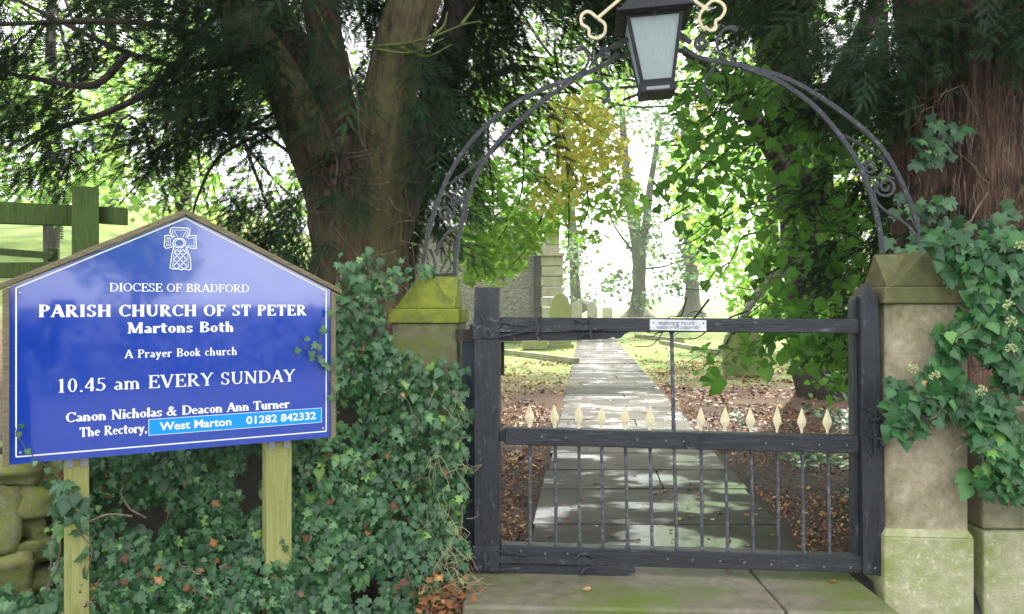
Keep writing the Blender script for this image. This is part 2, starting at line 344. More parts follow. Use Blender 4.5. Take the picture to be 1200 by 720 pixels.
def place(Tm, C, FR, size, rnd):
    tv, tt = Tm; n = len(C)
    V = np.einsum('nij,kj->nki', FR, tv)*np.asarray(size)[:,None,None]+C[:,None,:]
    T = tt[None]+(np.arange(n)*len(tv))[:,None,None]
    off = np.full(len(tv), -.03)
    if len(tv) in (12,13,11,14): off[0] = .13
    return V.reshape(-1,3), T.reshape(-1,3), np.clip((np.asarray(rnd)[:,None]+off[None]).ravel(), 0, 1)
def foliage(name, Tm, C, FR, size, rnd, mat, parent, origin=(0,0,0), singles=0, nm='leaf', order=None, shade=True):
    """leaves of one plant: the largest in the picture as separate parts, the rest as one stuff part"""
    C = np.asarray(C)-np.asarray(origin); n = len(C); out = None
    if singles:
        idx = np.argsort(order)[:singles] if order is not None else np.arange(singles)
        bins = []
        for b in range(6):
            tn = np.full(len(Tm[0]), (b+.5)/6-.03); tn[0] += .16; me = fast_mesh(nm, Tm[0], Tm[1], tn, mat); bins.append(me)
            if shade: me.polygons.foreach_set('use_smooth', [True]*len(me.polygons))
        for i in idx:
            o = bpy.data.objects.new(nm, bins[min(5, int(rnd[i]*6))]); COL.objects.link(o); o.parent = parent
            mt = Matrix([list(FR[i][0])+[0], list(FR[i][1])+[0], list(FR[i][2])+[0], [0,0,0,1]])
            o.matrix_basis = Matrix.Translation(Vector(C[i])) @ mt @ Matrix.Scale(float(size[i]), 4)
        keep = np.ones(n, bool); keep[idx] = False
        C, FR, size, rnd = C[keep], FR[keep], np.asarray(size)[keep], rnd[keep]
    V, T, r = place(Tm, C, FR, size, rnd)
    me = fast_mesh(name, V, T, r, mat)
    if shade: me.polygons.foreach_set('use_smooth', [True]*len(me.polygons))
    o = link(name, me, None, parent); o['kind'] = 'stuff'; return o

# ---------------------------------------------------------------- measuring on upright planes
class Plane:
    def __init__(s, x0, y0, x1, y1):
        s.o = (x0, y0); l = math.hypot(x1-x0, y1-y0); s.d = ((x1-x0)/l, (y1-y0)/l); s.L = l; s.rz = math.atan2(s.d[1], s.d[0])
    def __call__(s, px, py):
        k = (px-600)/F; ox, oy = s.o; dx, dy = s.d        # ox+u dx = k (oy+u dy)
        u = (k*oy-ox)/(dx-k*dy); dep = oy+u*dy
        return (u, CZ-(py-HZ)/F*dep)
    def pts(s, L): return [s(a, b) for a, b in L]
# ---------------------------------------------------------------- stone step
stp = empty('stone_step', (0,0,0), 0, 'long algae-stained stone doorstep beneath the closed gate', 'step')
YG = lambda x: 3.114-.04*(x+.19)
def slab(x0, x1, z0, z1, y1, name, mat, par, dy=0, jit=.004):
    b = MB(); b.add([(x0,YG(x0)+dy,z0),(x1,YG(x1)+dy,z0),(x1,y1,z0),(x0,y1,z0),(x0,YG(x0)+dy,z1),(x1,YG(x1)+dy,z1),(x1,y1,z1),(x0,y1,z1)],
        [(0,3,2,1),(4,5,6,7),(0,1,5,4),(1,2,6,5),(2,3,7,6),(3,0,4,7)]); return b.build(name, mat, par, bevel=.012)
slab(-.20, 1.085, .17, STZ, 3.74, 'slab', STEP, stp); slab(1.093, 1.53, .17, STZ-.002, 3.74, 'slab', STEP, stp)
slab(-.35, 1.9, .0, .168, 3.5, 'lower_slab', STEP, stp, -.3)
# ---------------------------------------------------------------- flagstone path
path = empty('flagstone_path', (0,0,0)); tag(path, kind='structure')
def pc(y): return .775+.0955*(y-4.03)
y = 3.76; k = 0; DPX = .0955
while y < 42:
    wv = [(.52,.46,.38,.55,.62,.44,.5)[k%7]*(1+.1*math.sin(k*2.3)), 0][0]
    hw = .675; sp = [(-hw, hw)] if k % 5 != 3 or y > 16 else [(-hw, .12), (.128, hw)]
    for a, b_ in sp:
        b = MB(); zt = STZ+random.uniform(-.005, .004); tx = random.uniform(-.004,.004); e = .008; e0 = random.uniform(-.012,.012) if a == -hw else 0; e1 = random.uniform(-.012,.012) if b_ == hw else 0
        xa0, xb0, xa1, xb1 = pc(y)+a+e0, pc(y)+b_+e1, pc(y+wv)+a+e0, pc(y+wv)+b_+e1
        b.add([(xa0,y,.3),(xb0,y,.3),(xb1,y+wv-e,.3),(xa1,y+wv-e,.3),(xa0,y,zt-tx),(xb0,y,zt+tx),(xb1,y+wv-e,zt+tx*.4),(xa1,y+wv-e,zt-tx*.7)],
              [(0,3,2,1),(4,5,6,7),(0,1,5,4),(1,2,6,5),(2,3,7,6),(3,0,4,7)])
        o = b.build('flagstone', FLAG, path, bevel=.006 if y < 14 else 0)
    y += wv; k += 1
b = MB(); b.add([(pc(y0)+s*.66, y0, .372) for y0 in (3.75, 42) for s in (-1,1)], [(0,1,3,2)])
b.build('joint_bed', m, path)

# ---------------------------------------------------------------- gate piers
def crossgable(mb, x0, x1, y0, y1, z0, zb, zt, side=1):
    """band, then two crossing roofs whose gables stand flush with the block"""
    mb.box(x0, x1, y0, y1, z0, zb)
    mx, my = (x0+x1)/2, (y0+y1)/2; e = .005; e2 = .028; f = .03
    mb.prism([(x0+f,zb+.0005),(x1-f,zb+.0005),(mx+.006,zt),(mx-.006,zt)], y0+e, y1-e)       # gable facing the road
    q = MB(); q.prism([(y0+f+.012,zb+.0005),(y1-f-.012,zb+.0005),(my,zt-.012)], 0, 1)
    xa, xb = (mx, x1-e2) if side > 0 else (x0+e2, mx)
    mb.add([(xa if v[1] < .5 else xb, v[0], v[2]) for v in q.v], q.f)
AR = R(-4.4)
def pier(label, px_l, px_r, d, ztop, zband, zb2, capmat, shmat, shin, plinth):
    x0, x1 = W(px_l,0,d).x, W(px_r,0,d).x; wdt = x1-x0; cx = (x0+x1)/2
    t = empty('gate_pier', (cx, d+wdt/2*1.0, 0), AR, label, 'gate pier', 'stone piers either side of the gate')
    h = wdt/2; c = MB(); crossgable(c, -h, h, -h, h, zb2, zband, ztop, -1 if plinth else 1); c.build('capstone', capmat, t, bevel=.008)
    s = h-shin; b = MB()
    b.add([(x_, y_, z_) for z_ in (.0, zb2-.001) for x_, y_ in ((-s,-s+.03),(-s+.03,-s),(s,-s),(s,s),(-s,s))], [(0,1,2,3,4)[::-1],(5,6,7,8,9),(0,1,6,5),(1,2,7,6),(2,3,8,7),(3,4,9,8),(4,0,5,9)])
    b.build('shaft', shmat, t, bevel=.006)
    if plinth:
        p_ = s+.018; q = MB(); q.box(-p_, p_, -p_, p_, -.02, plinth); r0 = MB()
        q.add([(-p_,-p_,plinth),(p_,-p_,plinth),(p_,p_,plinth),(-p_,p_,plinth),(-s-.001,-s-.001,plinth+.03),(s+.001,-s-.001,plinth+.03),(s+.001,s+.001,plinth+.03),(-s-.001,s+.001,plinth+.03)],[(0,1,5,4),(1,2,6,5),(2,3,7,6),(3,0,4,7)])
        q.build('plinth', PLIN, t, bevel=.01)
    return t, cx, d+h, h
def zat(py, d): return CZ-(py-HZ)/F*d
DL, DR = 3.6, 3.30
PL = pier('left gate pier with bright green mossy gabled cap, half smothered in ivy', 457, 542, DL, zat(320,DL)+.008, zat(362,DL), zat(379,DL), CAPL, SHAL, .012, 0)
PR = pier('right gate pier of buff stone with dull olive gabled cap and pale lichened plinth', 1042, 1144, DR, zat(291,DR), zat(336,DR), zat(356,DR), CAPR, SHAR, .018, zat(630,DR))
# wall to the right of the right pier
rw = empty('block_wall', (0,0,0), 0, 'low wall of smooth mossy blocks to the right of the right pier', 'wall')
b = MB(); xw = W(1152,0,3.38).x
b.box(xw, xw+.62, 3.38, 3.75, zat(622,3.38)+.006, zat(482,3.38)); b.build('block', BLOK, rw, bevel=.01)
b = MB(); b.box(xw+.628, xw+1.4, 3.385, 3.75, zat(622,3.38)+.006, zat(482,3.38)); b.build('block', BLOK, rw, bevel=.01)
b = MB(); b.box(xw-.012, xw+.42, 3.355, 3.76, 0, zat(622,3.38)); b.build('block', PLIN, rw, bevel=.01)
b = MB(); b.box(xw+.428, xw+1.4, 3.36, 3.76, 0, zat(622,3.38)); b.build('block', PLIN, rw, bevel=.01)

# ---------------------------------------------------------------- the gate
GP = Plane(-.109, 3.53, 1.576, 3.40)
gate = empty('wooden_gate', (-.109, 3.53, 0), GP.rz, 'black painted timber gate with iron bars and cream spearheads between the stone piers', 'gate')
def ln(a, b, t): return a+(b-a)*t
# hanging stile (left)
u0, z0 = GP(557, 675); u1, z1 = GP(586, 337); zsh = GP(572, 350)[1]; um = (u0+u1)/2; D0, D1 = -.045, .055
b = MB(); b.box(u0, u1, D0, D1, z0, zsh)
b.add([(u0,D0,zsh),(u1,D0,zsh),(um,D0,z1-.004),(u0,D0+.035,z1),(u1,D0+.035,z1),(u0,D1,z1),(u1,D1,z1),(u0,D1,zsh),(u1,D1,zsh)],
      [(0,1,2),(0,2,3),(2,1,4),(2,4,3),(3,4,6,5),(5,6,8,7),(0,3,5,7),(4,1,8,6)])
b.build('hanging_stile', GATE, gate, bevel=.003)
U0L, U1L = u0, u1
# closing stile (right), leaning a little, tapered towards its pointed top
bl, br = GP(1006.5, 669), GP(1033, 671); tl, tr = GP(1003.5, 349), GP(1024, 349); ap = GP(1012, 332)
b = MB(); b.prism([bl, br, tr, ap, tl], -.05, .035); b.build('closing_stile', GATE, gate, bevel=.004)
bl2, tl2 = GP(1000.5, 668), GP(999, 350); b = MB(); b.prism([bl2, (bl[0]-.001,bl[1]), (tl[0]-.001,tl[1]+.01), (tl2[0], tl2[1]-.01)], -.01, .06); b.build('stile_backing', GATE, gate, bevel=.003)
UR = tl2[0]
# rails
def rail(name, tl_, tr_, bl_, br_, y0, y1, mat=RAIL):
    b = MB(); b.prism([GP(*bl_), GP(*br_), GP(*tr_), GP(*tl_)], y0, y1); return b.build(name, mat, gate, bevel=.004)
rail('top_rail', (587,372), (1003.5,374), (587,388), (1003.5,390.5), -.035, .03)
P = GP.pts([(587,389.3),(587,399.5),(650,399),(712,397.5),(718,394.5),(722,397),(728,395.5),(732,391),(738,388.8)]); b = MB(); b.prism(P, -.028, .03); b.build('top_rail_bracket', RAIL, gate, bevel=.003)
rail('middle_rail', (593,500.5), (1004,510.5), (593,520), (1004,530.5), -.030, .03)
b = MB(); b.prism(GP.pts([(586.6,505),(592.6,502),(592.6,519),(586.6,516)]), -.02, .02); b.build('rail_tenon', RAIL, gate)
rail('bottom_rail', (587,636), (1007,650), (587,657), (1007,669), -.035, .03)
P = GP.pts([(587,658.5),(587,672),(668,675),(733,673.5),(737,670),(745,668),(742,664)]); b = MB(); b.prism(P, -.03, .03); b.build('bottom_rail_strip', RAIL, gate, bevel=.003)
# vertical iron bars with cream spearheads
bt = [621,650.5,678.5,705,733,762,790,821.5,850,880,911,940,970]; bb_ = [621.5,652,679.5,706.5,735.5,764.5,793,823,853,883,912.5,942,972.5]
def yr(pts, x):                                  # row on a sloping rail
    (xa, ya), (xb, yb) = pts; return ya+(yb-ya)*(x-xa)/(xb-xa)
for i, (xt, xb) in enumerate(zip(bt, bb_)):
    ym = yr(((593,520),(1004,530.5)), xt); yb = yr(((587,636),(1007,650)), xb)
    a, c = GP(xb, yb+1), GP(xt, ym-1); b = MB(); n = 9
    pts = [(ln(a[0],c[0],t)+random.uniform(-.0012,.0012), .0, ln(a[1],c[1],t)) for t in [j/(n-1) for j in range(n)]]
    rad = [.0075+random.uniform(-.0008,.0008) for _ in range(n)]; b.tube(pts, rad, 6)
    b.tube([(a[0],0,a[1]-.001),(a[0],0,a[1]+.012)], [.013,.009], 6)
    if i == 6:
        e = GP(787, 389); f = GP(789.5, 502); b.tube([(f[0],.0,f[1]-.01),(e[0],.0,e[1])], [.0095,.0085], 8); b.tube([(e[0],.0,e[1]-.006),(e[0],.0,e[1]+.001)], .013, 8)
    o = b.build('iron_bar', BARM, gate, smooth=False)
    if i == 6: continue
    yt = yr(((620,503.5),(968,509.5)), xt); c = GP(xt-.5, yt-1.5); h = 31*3.47/F*random.uniform(.93,1.06); wv_ = random.uniform(.9,1.1)
    prof = [(0,.006),(.12,.0062),(.2,.0085),(.3,.0155),(.42,.0205),(.52,.0195),(.75,.0105),(1,.0008)]
    s = MB(); vs = []; tilt = random.uniform(-.03,.03)
    for z, r in prof:
        for kx, ky in ((-1,0),(0,-.42),(1,0),(0,.42)): vs.append((c[0]+kx*r*wv_+tilt*z*h, ky*r+tilt*.6*z*h, c[1]-.002+z*h))
    fs = [(4*j+q, 4*j+(q+1)%4, 4*j+4+(q+1)%4, 4*j+4+q) for j in range(len(prof)-1) for q in range(4)]+[(0,3,2,1)]
    s.add(vs, fs); s.build('spearhead', CREAM, gate)
    q = MB(); q.tube([(c[0],0,c[1]-.006),(c[0],0,c[1]+.0005)], [.0105,.009], 8); q.build('collar', BARM, gate)
# rivets
RV = MB(); RV.ball((0,0,0), .0065, 8, 4)
rme = RV.mesh('rivet'); rme.materials.append(BARM); rme.polygons.foreach_set('use_smooth', [True]*len(rme.polygons))
for px, py in [(635,511),(663,511.5),(746,514),(779,515.5),(800,516),(895,518),(926,519),(957,520),(989,520.5),(611,643),(639,646),(665,646),(781,652),(810,653),(842,654.5),(870,656),(901,658),(931,660),(962,661),(993,662),(1020,661)]:
    o = link('rivet', rme, None, gate); u_, zz = GP(px, py); o.location = (u_, -.034 if py < 600 else (-.038 if px < 1005 else -.053), zz); o.scale = (1,.6,1)
# ironwork in the gate's plane
def flat(b, pts, y0, y1): b.prism(GP.pts(pts), y0, y1)
def strip(b, pts, wd, y, th=.004):
    th = th*1.5
    P = [Vector((*GP(*p),)) for p in pts]
    L = []; Rr = []
    for i, p in enumerate(P):
        t = (P[min(i+1,len(P)-1)]-P[max(i-1,0)]).normalized(); nrm = Vector((-t.y, t.x)); w_ = wd[i] if hasattr(wd,'__len__') else wd
        L.append(p+nrm*w_/2); Rr.append(p-nrm*w_/2)
    for i in range(len(P)-1):
        q = [L[i], L[i+1], Rr[i+1], Rr[i]]; b.add([(v.x,y-th,v.y) for v in q]+[(v.x,y,v.y) for v in q], [(0,1,2,3),(7,6,5,4),(0,4,5,1),(1,5,6,2),(2,6,7,3),(3,7,4,0)])
# top hinge strap
b = MB(); strip(b, [(569,385),(600,385),(632,385),(660,385),(677,384)], [.034,.03,.024,.022,.019], -.036, .006)
strip(b, [(677,384),(684,383),(690,383.5),(698,384),(706,384.5)], [.019,.034,.018,.024,.004], -.036, .007)
strip(b, [(633,371.5),(629,376),(632,385),(629,394),(633,399)], [.008,.012,.02,.012,.008], -.037, .008)
strip(b, [(674,374),(681,378),(687,377),(691,371)], [.005,.008,.01,.005], -.037, .007)
strip(b, [(679,398),(684,391),(690,391),(693,396)], [.005,.008,.01,.005], -.037, .007)
strip(b, [(692,376),(691,384),(693,396)], [.008,.014,.008], -.0375, .007)
b.build('top_hinge_strap', IRON, gate, bevel=.0012)
b = MB(); b.prism(GP.pts([(556,372.5),(586.6,371.5),(586.6,396),(556,397)]), -.05, -.0455)
strip(b, [(561,360),(563,367),(568,373),(571,380),(569,390),(572,396)], [.003,.012,.008,.018,.02,.006], -.051, .008)
strip(b, [(572,376),(597,379),(622,382)], [.009,.008,.006], -.044, .005); strip(b, [(572,396.5),(597,392),(624,387)], [.009,.008,.006], -.044, .005)
b.ball((*[GP(571,378)[0]], -.058, GP(571,378)[1]), .007, 8, 5)
b.build('top_hinge_plate', IRON, gate, bevel=.0012)
# bottom hinge
b = MB(); b.prism(GP.pts([(556,636),(586.6,637),(586.6,666),(556,664)]), -.052, -.0455)
strip(b, [(577,640),(600,643),(620,648)], [.009,.008,.006], -.05, .005); strip(b, [(575,663),(590,663),(610,661)], [.01,.009,.006], -.05, .005)
strip(b, [(570,642),(572,652),(570,664)], [.01,.024,.012], -.054, .008); b.build('bottom_hinge_plate', IRON, gate, bevel=.0012)
b = MB(); strip(b, [(576,652.5),(600,652.5),(628,653),(655,654),(676,655)], [.036,.032,.028,.024,.024], -.037, .006)
strip(b, [(676,655),(684,653),(692,654.5),(700,655.5),(712,657)], [.022,.038,.02,.028,.004], -.037, .008)
strip(b, [(673,652),(679,646),(689,645),(694,650)], [.006,.012,.012,.006], -.038, .007); strip(b, [(681,671),(683,664),(690,660),(698,663)], [.012,.01,.012,.005], -.038, .008)
strip(b, [(698,650),(697,656),(699,664)], [.008,.014,.008], -.0385, .007); b.build('bottom_hinge_strap', IRON, gate, bevel=.0012)
# latch plate on the closing stile, clasp on the middle rail
b = MB(); flat(b, [(1008,481),(1016,474),(1028,483),(1028,524),(1017,534),(1009,520),(1007,505)], -.056, -.0505)
strip(b, [(1001,477),(1007,475),(1012,480)], [.006,.01,.014], -.057, .007); strip(b, [(1012,490),(1024,488)], .014, -.057, .014); strip(b, [(1010,508),(1026,512)], .012, -.057, .016)
strip(b, [(1018,480),(1019,500),(1018,528)], [.01,.022,.008], -.057, .01); strip(b, [(1024,513),(1026,520)], .012, -.06, .02); b.build('latch', IRON, gate, bevel=.0012)
b = MB(); o = b.ball((GP(1037,481)[0], -.05, GP(1037,481)[1]), .016, 6, 4)
b.build('latch_knob', M('rusty_knob', (.12,.05,.03), .8)[0], gate)
b = MB(); strip(b, [(812,524),(820,515),(824,505)], [.007,.008,.007], -.031, .007)
strip(b, [(803,523),(812,524)], .007, -.031, .007); strip(b, [(801,508),(803,516),(803,524)], .007, -.0315, .006)
b.build('rail_clasp', IRON, gate, bevel=.001)
# plaque with worn lettering
pq = MB(); pq.prism(GP.pts([(760.5,374.2),(826,375.3),(826,388),(760.5,386.8)]), -.0405, -.0355); plaque = pq.build('plaque', PLAQ, gate, bevel=.001)
for px, py in ((765,378.3),(822.5,378.6),(793,381.5)):
    s = MB(); s.ball((GP(px,py)[0], -.0415, GP(px,py)[1]), .0035, 8, 4, .5); s.build('screw', M('dark_screw', (.03,.03,.03), .5)[0], plaque)
def sans(txt, bold=0.0):
    cu = bpy.data.curves.new('t', 'FONT'); cu.body = txt; cu.offset = bold; cu.resolution_u = 3; o = bpy.data.objects.new('t', cu); COL.objects.link(o)
    dg = bpy.context.evaluated_depsgraph_get(); me = bpy.data.meshes.new_from_object(o.evaluated_get(dg)); bpy.data.objects.remove(o)
    V = np.array([v.co[:2] for v in me.vertices]); Fs = [tuple(p.vertices) for p in me.polygons]; return V, Fs
def put_sans(b, txt, x0, x1, z0, cap, y, bold=0):
    V, Fs = sans(txt, bold); V = V-[V[:,0].min(), 0]; hx = (x1-x0)/V[:,0].max(); hz = cap/.72
    b.add([(x0+v[0]*hx, y, z0+v[1]*hz) for v in V], Fs)
b = MB(); a, c = GP(771,380.4), GP(812,380.4); put_sans(b, 'PRESENTED BY THE LATE', a[0], c[0], a[1], .0125, -.0412, .01)
a, c = GP(768,385.3), GP(817,385.3); put_sans(b, 'WARDEN OF THE CHURCHYARD', a[0], c[0], a[1], .0125, -.0412, .01); b.build('lettering', INK, plaque, fix=False)

# hinge post and rusty hinge bracket between the left pier and the gate
hp = empty('hinge_post', (0,0,0), 0, 'narrow slate-blue post squeezed between left pier and gate', 'post')
b = MB(); x0, x1 = W(542.5,0,3.66).x, W(556,0,3.62).x; b.box(x0, x1+.03, 3.6, 3.68, .3, zat(400,3.62)); b.build('shaft', SLATE, hp, bevel=.004)
b = MB(); b.box(x0-.03, x1+.02, 3.58, 3.62, zat(399,3.6), zat(386,3.6)); b.build('hinge_bracket', DBARK, hp, bevel=.004)
b = MB(); b.box(x1-.02, x1+.01, 3.55, 3.577, zat(399,3.6), zat(380,3.6)); b.build('hinge_pin', DBARK, hp, bevel=.004)
b = MB(); b.box(x1+.115,x1+.14,3.61,3.66,zat(440,3.62),zat(401,3.62)); b.build('hinge_stop', DBARK, hp, bevel=.004)
b = MB(); b.box(x0+.0, x1+.03, 3.50, 3.56, STZ-.01, zat(638,3.55)); b.build('hinge_pin_block', DBARK, hp, bevel=.006)

# ---------------------------------------------------------------- wrought iron overthrow
AP = Plane(PL[1], PL[2], PR[1], PR[2])
arch = empty('iron_overthrow', (PL[1], PL[2], 0), AP.rz, 'wrought iron arch with scrolls and two cream keys spanning the piers', 'iron arch')
def bars(name, L, r=.011, y=0, mat=IRON, n=8, closed=False, sides=4, flat=1.0, par=None, rad=None):
    b = MB(); pts = bez([AP(*p) for p in L], n); P3 = [(p[0], y, p[1]) for p in pts]
    if rad is not None: r = np.interp(np.linspace(0,1,len(P3)), np.linspace(0,1,len(rad)), rad)
    b.tube(P3, r, sides, flat, nz=(0,1,0)); return b.build(name, mat, par or arch, smooth=sides > 4)
def spiral(cx, cy, r0, r1, a0, turns, n=22):
    return [(cx+(r0+(r1-r0)*t)*math.cos(R(a0)+turns*2*PI*t), cy-(r0+(r1-r0)*t)*math.sin(R(a0)+turns*2*PI*t)) for t in [i/n for i in range(n+1)]]
bars('outer_bar', [(494,322),(497,300),(507,255),(523,212),(545,175),(575,143),(608,119),(645,101),(680,89),(708,76),(724,64)], .013)
bars('inner_bar', [(533,322),(534,300),(540,268),(549,230),(562,198),(583,168),(612,139),(645,112),(672,95)], .013, -.002)
bars('brace_bar', [(500,250),(527,215),(560,190),(590,165),(622,128)][1:], .009, .012)
bars('outer_bar', [(1077,272),(1068,242),(1058,218),(1045,192),(1028,168),(1006,147),(980,127),(950,107),(920,92),(890,82),(855,75),(820,68),(800,56)], .013)
bars('inner_bar', [(1034,298),(1031,270),(1024,240),(1014,210),(1000,182),(983,158),(962,133),(938,112),(905,92),(870,79)], .013, -.002)
bars('brace_bar', [(983,156),(1005,166),(1033,184),(1046,196)], .009, .012)
# base scrolls: S curves with spiral ends
def mir(L, a, b_): return [(a+(b_-x), y) for x, y in L]
bars('scroll', [(512,300),(516,285),(528,270),(542,262),(547,250),(541,236),(531,232)][0:]+[], .0075, -.004, sides=4)
bars('scroll', spiral(523,249,11,2,60,-1.6), .0075, -.004); bars('scroll', [(528,240),(535,238),(543,236),(548,230)], .007, -.004)
bars('scroll', [(523,226),(528,232),(536,238)]+spiral(538,226,8,3,250,.9), .007, -.004)
bars('scroll', [(506,322),(509,311),(506,300),(503,292)], .008, .02)
bars('scroll', [(1076,286),(1070,272),(1056,259),(1038,248),(1027,237),(1024,225),(1030,215)], .0075, -.004)
bars('scroll', spiral(1038,219,13,2,150,1.7), .0075, -.004); bars('scroll', spiral(1018,197,9,2,200,-1.6), .007, -.004)
bars('scroll', [(1012,204),(1022,209),(1034,206),(1048,210)], .007, -.004); bars('scroll', [(1036,190),(1037,198),(1030,206)], .006, -.004)
bars('foot_plate', [(500,322),(518,322),(536,321)], .008, 0); bars('foot_plate', [(1028,299),(1040,299),(1050,299)], .008, 0)
# scrolls by the lantern
bars('scroll', [(684,98),(700,96),(711,104),(713,114),(707,121)], .010, .0, rad=[.008,.009,.013]); bars('scroll', [(672,90),(686,80),(690,66),(684,56),(676,58)], .010, 0, rad=[.007,.009,.014])
bars('scroll', spiral(709,61,7,2,330,-1.4), .008); bars('scroll', [(720,52),(700,66),(690,80)], .007)
bars('scroll', [(857,76),(845,66),(840,50),(845,38),(856,33),(864,36)], .010, 0, rad=[.007,.008,.009,.017]); bars('scroll', spiral(822,51,9,2,60,1.5), .009); bars('scroll', [(836,80),(828,90),(826,104),(833,112)], .01, 0, rad=[.007,.008,.016])
bars('scroll', [(858,74),(856,62),(862,54)], .007); bars('scroll', [(700,92),(704,82),(698,76)], .006)
bars('lantern_bracket', [(716,56),(726,52),(736,46)], .014, -.0); bars('lantern_bracket', [(810,50),(803,46),(796,40)], .014)
bars('crossbar', [(722,64),(760,54),(805,56)], .012, .05)
# crossed keys of Saint Peter
def keyring(L): return bars
for sgn, ring1, ring2, sh in ((1, [(700,23),(690,16),(682,20),(682,30),(690,36),(691,44),(700,47),(708,42),(709,31),(701,24)], [(700,23),(693,24)], [(700,24),(728,0),(765,-32),(800,-62)]),
                              (-1, [(826,8),(836,0),(846,3),(850,11),(845,20),(839,24),(839,33),(832,35),(826,30)], [(826,8),(820,18),(822,29),(827,35)], [(828,10),(806,-6),(770,-34),(735,-64)])):
    key = bars('key', sh, .010, -.02 if sgn > 0 else .012, CREAM, 4)
    bars('key_bow', ring1, .0095, -.02 if sgn > 0 else .012, CREAM, 5, par=None).parent = arch
    if sgn < 0: bars('key_bow', ring2, .0095, .012, CREAM, 4)
    b = MB(); e = AP(*sh[-1]); b.box(e[0]-.05, e[0]+.05, -.01, .01, e[1]-.05, e[1]+.06); b.build('key_bit', CREAM, arch)

# ---------------------------------------------------------------- lantern
LD = AP.o[1]+AP(767,60)[0]*AP.d[1]; Lc = W(768, 104, LD)
lan = empty('lantern', (Lc.x, LD-.02, zat(104,LD)), AP.rz+R(3), 'tapered black lantern with frosted panes hanging at the crown of the iron arch', 'lantern')
lan.rotation_euler = (0, R(-3.5), AP.rz+R(2))
s_ = LD/F
HT, HB, ZT = 32*s_, 19.0*s_, 75*s_
def ring4(h, z): return [(-h,-h,z),(h,-h,z),(h,h,z),(-h,h,z)]
fr = MB(); B_, T_ = ring4(HB,0), ring4(HT,ZT)
for i in range(4):                               # corner bars and rims of each tapered side
    j = (i+1)%4; b0, b1, t0, t1 = map(Vector, (B_[i], B_[j], T_[i], T_[j])); wd = .016
    nrm = (b1-b0).cross(t0-b0).normalized()
    def q4(a, b, c, d):
        P = [a, b, c, d]; fr.add(P+[p-nrm*.01 for p in P], [(0,1,2,3),(7,6,5,4),(0,4,5,1),(1,5,6,2),(2,6,7,3),(3,7,4,0)])
    ub, ut = (b1-b0).normalized(), (t1-t0).normalized(); up = (t0-b0); upn = Vector((0,0,1))*.02
    q4(b0, b0+ub*wd, t0+ut*wd, t0); q4(b1-ub*wd, b1, t1, t1-ut*wd)
    e0, e1 = .14, .03
    q4((b0+ub*wd), (b1-ub*wd), (b1-ub*wd).lerp(t1-ut*wd, e1*2), (b0+ub*wd).lerp(t0+ut*wd, e1*2)); q4((b0+ub*wd).lerp(t0+ut*wd,1-e1), (b1-ub*wd).lerp(t1-ut*wd,1-e1), t1-ut*wd, t0+ut*wd)
fr.build('frame', LANT, lan)
for i in range(4):
    j = (i+1)%4; b0, b1, t0, t1 = map(Vector, (B_[i], B_[j], T_[i], T_[j])); nrm = (b1-b0).cross(t0-b0).normalized()
    ub, ut = (b1-b0).normalized()*.014, (t1-t0).normalized()*.014; k_ = -nrm*.006
    P = [b0+ub+k_, b1-ub+k_, t1-ut+k_, t0+ut+k_]; g_ = MB(); g_.add(P+[p-nrm*.003 for p in P], [(0,1,2,3),(7,6,5,4),(0,4,5,1),(1,5,6,2),(2,6,7,3),(3,7,4,0)]); g_.build('pane', GLASS, lan)
b = MB(); zb = -10*s_
def frust(b, h0, z0, h1, z1): b.add(ring4(h0,z0)+ring4(h1,z1), [(3,2,1,0),(4,5,6,7),(0,1,5,4),(1,2,6,5),(2,3,7,6),(3,0,4,7)])
frust(b, HB+.004, zb, HB+.008, -.001)
b.build('base_box', LANT, lan, bevel=.003)
b = MB(); b.box(-.052, .052, -HB-.0065, -HB-.003, zb+.010, -.012); b.build('base_pane', GLASS, lan)
b = MB(); b.ball((0,0,ZT*.62), .035, 12, 8); b.tube([(0,0,ZT*.7),(0,0,ZT)], .02, 8); b.build('bulb', M('lamp_bulb', (.5,.5,.48), .3)[0], lan, smooth=True)
b = MB(); frust(b, 36*s_, ZT+.002, 43*s_, ZT+.012); frust(b, 43*s_, ZT+.0125, 42*s_, ZT+.026); frust(b, 39*s_, ZT+.0265, 14*s_, ZT+.15); frust(b, 17*s_, ZT+.151, 15*s_, ZT+.175); frust(b, 12*s_, ZT+.176, 2*s_, ZT+.23)
b.tube([(0,0,ZT+.229),(0,0,ZT+.28)], [.008,.002], 6); b.build('roof', LANT, lan, bevel=.003)
b = MB(); b.box(-.006,.006,-HT-.014,-HT-.003,ZT-.012,ZT+.002); b.build('catch', LANT, lan)

# ---------------------------------------------------------------- notice board
SP = Plane(-1.6475, 2.5, -.697, 3.05)
board = empty('notice_board', (-1.6475, 2.5, 0), SP.rz, 'blue gabled church notice board with white lettering on two algae-green posts in the ivy', 'notice board')
SW = SP.L; zb_, zt_ = zat(547,2.5), zat(336,2.5); zpk = zat(247.5,2.775); FW = .02
PO = [(0,zb_),(SW,zb_),(SW,zt_),(SW/2,zpk),(0,zt_)]
face = [(FW,zb_+.004),(SW-FW,zb_+.004),(SW-FW,zt_),(SW/2,zpk-.018),(FW,zt_)]
b = MB(); b.prism(face, 0, .012); b.build('board', BLUE, board)
b = MB(); b.prism([(0,zb_),(FW-.001,zb_),(FW-.001,zt_-.002),(0,zt_-.012)], -.008, .035); b.build('frame_stile', FRAM, board, bevel=.002)
b = MB(); b.prism([(SW-FW+.001,zb_),(SW,zb_),(SW,zt_-.012),(SW-FW+.001,zt_-.002)], -.008, .035); b.build('frame_stile', FRAM, board, bevel=.002)
